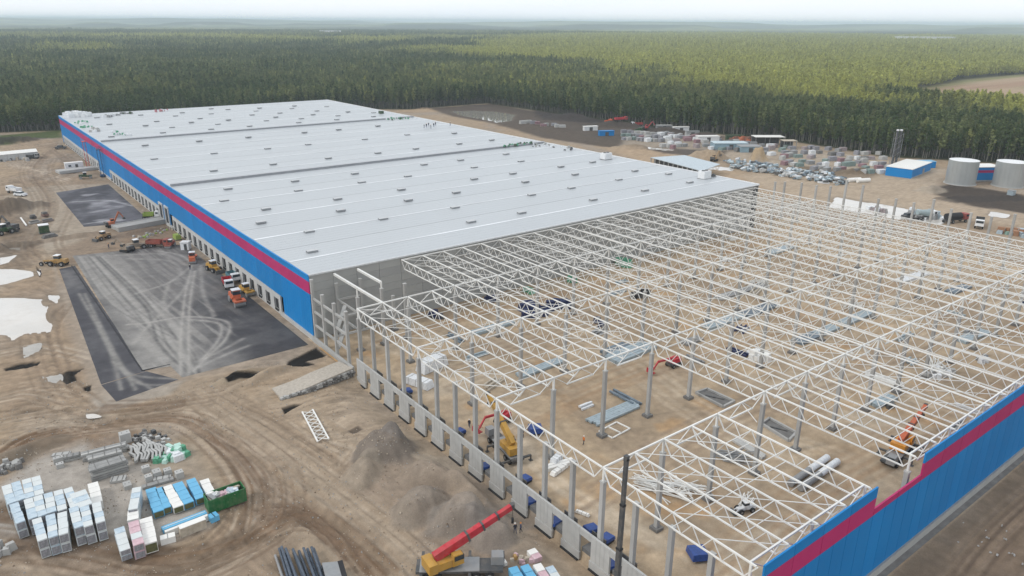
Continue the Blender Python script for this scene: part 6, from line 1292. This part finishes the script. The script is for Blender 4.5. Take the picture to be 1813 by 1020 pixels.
def tint(x, y):  # stand variation plus sunlit patches painted in as lighter leaf colour
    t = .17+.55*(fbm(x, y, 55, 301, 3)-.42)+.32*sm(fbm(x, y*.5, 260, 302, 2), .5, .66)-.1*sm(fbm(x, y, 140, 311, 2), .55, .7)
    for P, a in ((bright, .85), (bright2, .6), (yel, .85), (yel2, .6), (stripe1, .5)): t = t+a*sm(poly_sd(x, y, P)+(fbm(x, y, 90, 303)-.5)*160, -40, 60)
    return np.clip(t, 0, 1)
def scatter(name, rmin, rmax, sp, protos, smin, smax, seed, label):
    g = np.random.default_rng(seed); az0, az1 = YAW-R(44), YAW+R(44)
    xs = np.arange(-rmax, rmax+1500, sp); ys_ = np.arange(-500, rmax, sp); X, Y = np.meshgrid(xs, ys_); X = X.ravel()+g.uniform(-.5, .5, X.size)*sp; Y = Y.ravel()+g.uniform(-.5, .5, Y.size)*sp
    dx, dy = X-CAMP[0], Y-CAMP[1]; rr = np.hypot(dx, dy); az = np.arctan2(dx, dy); k = (rr > rmin) & (rr <= rmax) & (az > az0) & (az < az1); X, Y = X[k], Y[k]
    k = (poly_sd(X, Y, CLEAR) < -4) & (poly_sd(X, Y, fieldP)+(fbm(X, Y, 60, 9)-.5)*60 < 0) & (poly_sd(X, Y, FIELD2) < 0); X, Y = X[k], Y[k]
    n = len(X); me = bpy.data.meshes.new(name); co = np.zeros((n, 3), np.float32); co[:, 0] = X; co[:, 1] = Y; me.vertices.add(n); me.vertices.foreach_set('co', co.ravel())
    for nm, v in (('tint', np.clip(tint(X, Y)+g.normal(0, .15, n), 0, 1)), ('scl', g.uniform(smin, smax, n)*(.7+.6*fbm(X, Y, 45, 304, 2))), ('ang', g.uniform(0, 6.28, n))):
        a = me.attributes.new(nm, 'FLOAT', 'POINT'); a.data.foreach_set('value', v.astype(np.float32))
    a = me.attributes.new('pick', 'INT', 'POINT'); a.data.foreach_set('value', g.integers(0, len(protos), n).astype(np.int32))
    o = put(name, me); setp(o, label, 'woods', kind='stuff')
    ng = bpy.data.node_groups.new(name, 'GeometryNodeTree'); ng.interface.new_socket('Geometry', in_out='INPUT', socket_type='NodeSocketGeometry'); ng.interface.new_socket('Geometry', in_out='OUTPUT', socket_type='NodeSocketGeometry')
    N = ng.nodes; gi = N.new('NodeGroupInput'); go = N.new('NodeGroupOutput'); jn = N.new('GeometryNodeJoinGeometry'); m2p = N.new('GeometryNodeMeshToPoints'); ng.links.new(gi.outputs[0], m2p.inputs[0])
    def named(nm, ty):
        a = N.new('GeometryNodeInputNamedAttribute'); a.data_type = ty; a.inputs[0].default_value = nm; return a.outputs['Attribute']
    pick = named('pick', 'INT'); sc_ = named('scl', 'FLOAT'); an = named('ang', 'FLOAT'); cx = N.new('ShaderNodeCombineXYZ'); ng.links.new(an, cx.inputs[2])
    for i, p_ in enumerate(protos):
        oi = N.new('GeometryNodeObjectInfo'); oi.inputs[0].default_value = p_; oi.transform_space = 'ORIGINAL'; oi.inputs['As Instance'].default_value = True
        ip = N.new('GeometryNodeInstanceOnPoints'); cmp_ = N.new('FunctionNodeCompare'); cmp_.data_type = 'INT'; cmp_.operation = 'EQUAL'; ng.links.new(pick, [s for s in cmp_.inputs if s.type == 'INT'][0]); [s for s in cmp_.inputs if s.type == 'INT'][1].default_value = i
        ng.links.new(m2p.outputs[0], ip.inputs['Points']); ng.links.new(cmp_.outputs[0], ip.inputs['Selection']); ng.links.new(oi.outputs['Geometry'], ip.inputs['Instance']); ng.links.new(sc_, ip.inputs['Scale']); ng.links.new(cx.outputs[0], ip.inputs['Rotation']); ng.links.new(ip.outputs[0], jn.inputs[0])
    ng.links.new(jn.outputs[0], go.inputs[0]); o.modifiers.new('scatter', 'NODES').node_group = ng; print(name, n)
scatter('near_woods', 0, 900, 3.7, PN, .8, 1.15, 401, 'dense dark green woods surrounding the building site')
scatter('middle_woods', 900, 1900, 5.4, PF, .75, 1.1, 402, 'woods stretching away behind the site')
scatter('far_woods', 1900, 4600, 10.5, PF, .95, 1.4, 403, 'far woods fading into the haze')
# canopy of the woods beyond single crowns
az = np.linspace(YAW-R(46), YAW+R(46), 420); rr = np.geomspace(4300, 29000, 170); AZ, RR = np.meshgrid(az, rr, indexing='ij'); X = CAMP[0]+np.sin(AZ)*RR; Y = CAMP[1]+np.cos(AZ)*RR
Zc = 11+9*fbm(X, Y, 60, 501, 3)+rng.uniform(-2.5, 2.5, X.shape); Zc += 78*sm(RR, 8800, 11000)*sm(fbm(AZ*5000, RR*.03, 900, 505, 3), .15, .65)*(.75+.25*sm(AZ, YAW+R(15), YAW-R(40))); Zc += 30*sm(RR, 6500, 7500)*sm(RR, 9500, 8000)*sm(fbm(AZ*4000, RR*.02, 700, 515, 3), .45, .6) ; Zc[:, 0] = -1
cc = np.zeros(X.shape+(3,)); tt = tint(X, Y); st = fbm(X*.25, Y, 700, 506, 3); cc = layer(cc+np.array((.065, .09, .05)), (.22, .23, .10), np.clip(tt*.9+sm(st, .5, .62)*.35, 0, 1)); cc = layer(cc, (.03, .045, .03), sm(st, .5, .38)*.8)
cc = layer(cc, (.40, .38, .32), sm(vnoise(X, Y*.6, 260, 507), .90, .95)*.5*sm(RR, 5500, 7000))
CAN = attr_mat('canopy', .9, .01, .2, .05, .3, 0, .1)
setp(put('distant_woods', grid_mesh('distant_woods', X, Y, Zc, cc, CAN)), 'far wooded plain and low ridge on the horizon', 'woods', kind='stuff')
# pale far-off buildings
for i, (px, L, l) in enumerate([((1637, 71), 210, 'long white greenhouse far out in the woods'), ((1156, 49), 160, 'tiny white building near the horizon'), ((585, 59), 90, 'tiny white block far out at centre left')]):
    q = W(*px, 14); o = empty('distant_building', (q[0], q[1], 0), -YAW, l, 'building'); MB().box((0, 0, 12), (L, 30, 24), WSH).build('walls', o); MB().box((0, 0, 25), (L*1.02, 32, 2), WPAINT).build('roof', o)
# air
hb = MB().box((0, 0, 74), (60000, 60000, 150), None) if False else None
hm_ = bpy.data.materials.new('haze_air'); hm_.use_nodes = True; t = hm_.node_tree; t.nodes.clear(); oo = t.nodes.new('ShaderNodeOutputMaterial'); pv = t.nodes.new('ShaderNodeVolumePrincipled'); pv.inputs['Color'].default_value = (.78, .91, 1, 1); pv.inputs['Density'].default_value = 1.25e-4; pv.inputs['Anisotropy'].default_value = .2
t.links.new(pv.outputs[0], oo.inputs['Volume'])
b = MB(); b.box((0, 0, 52), (63000, 63000, 108), hm_); setp(b.build('haze'), kind='stuff')
print('objects', len(bpy.data.objects))
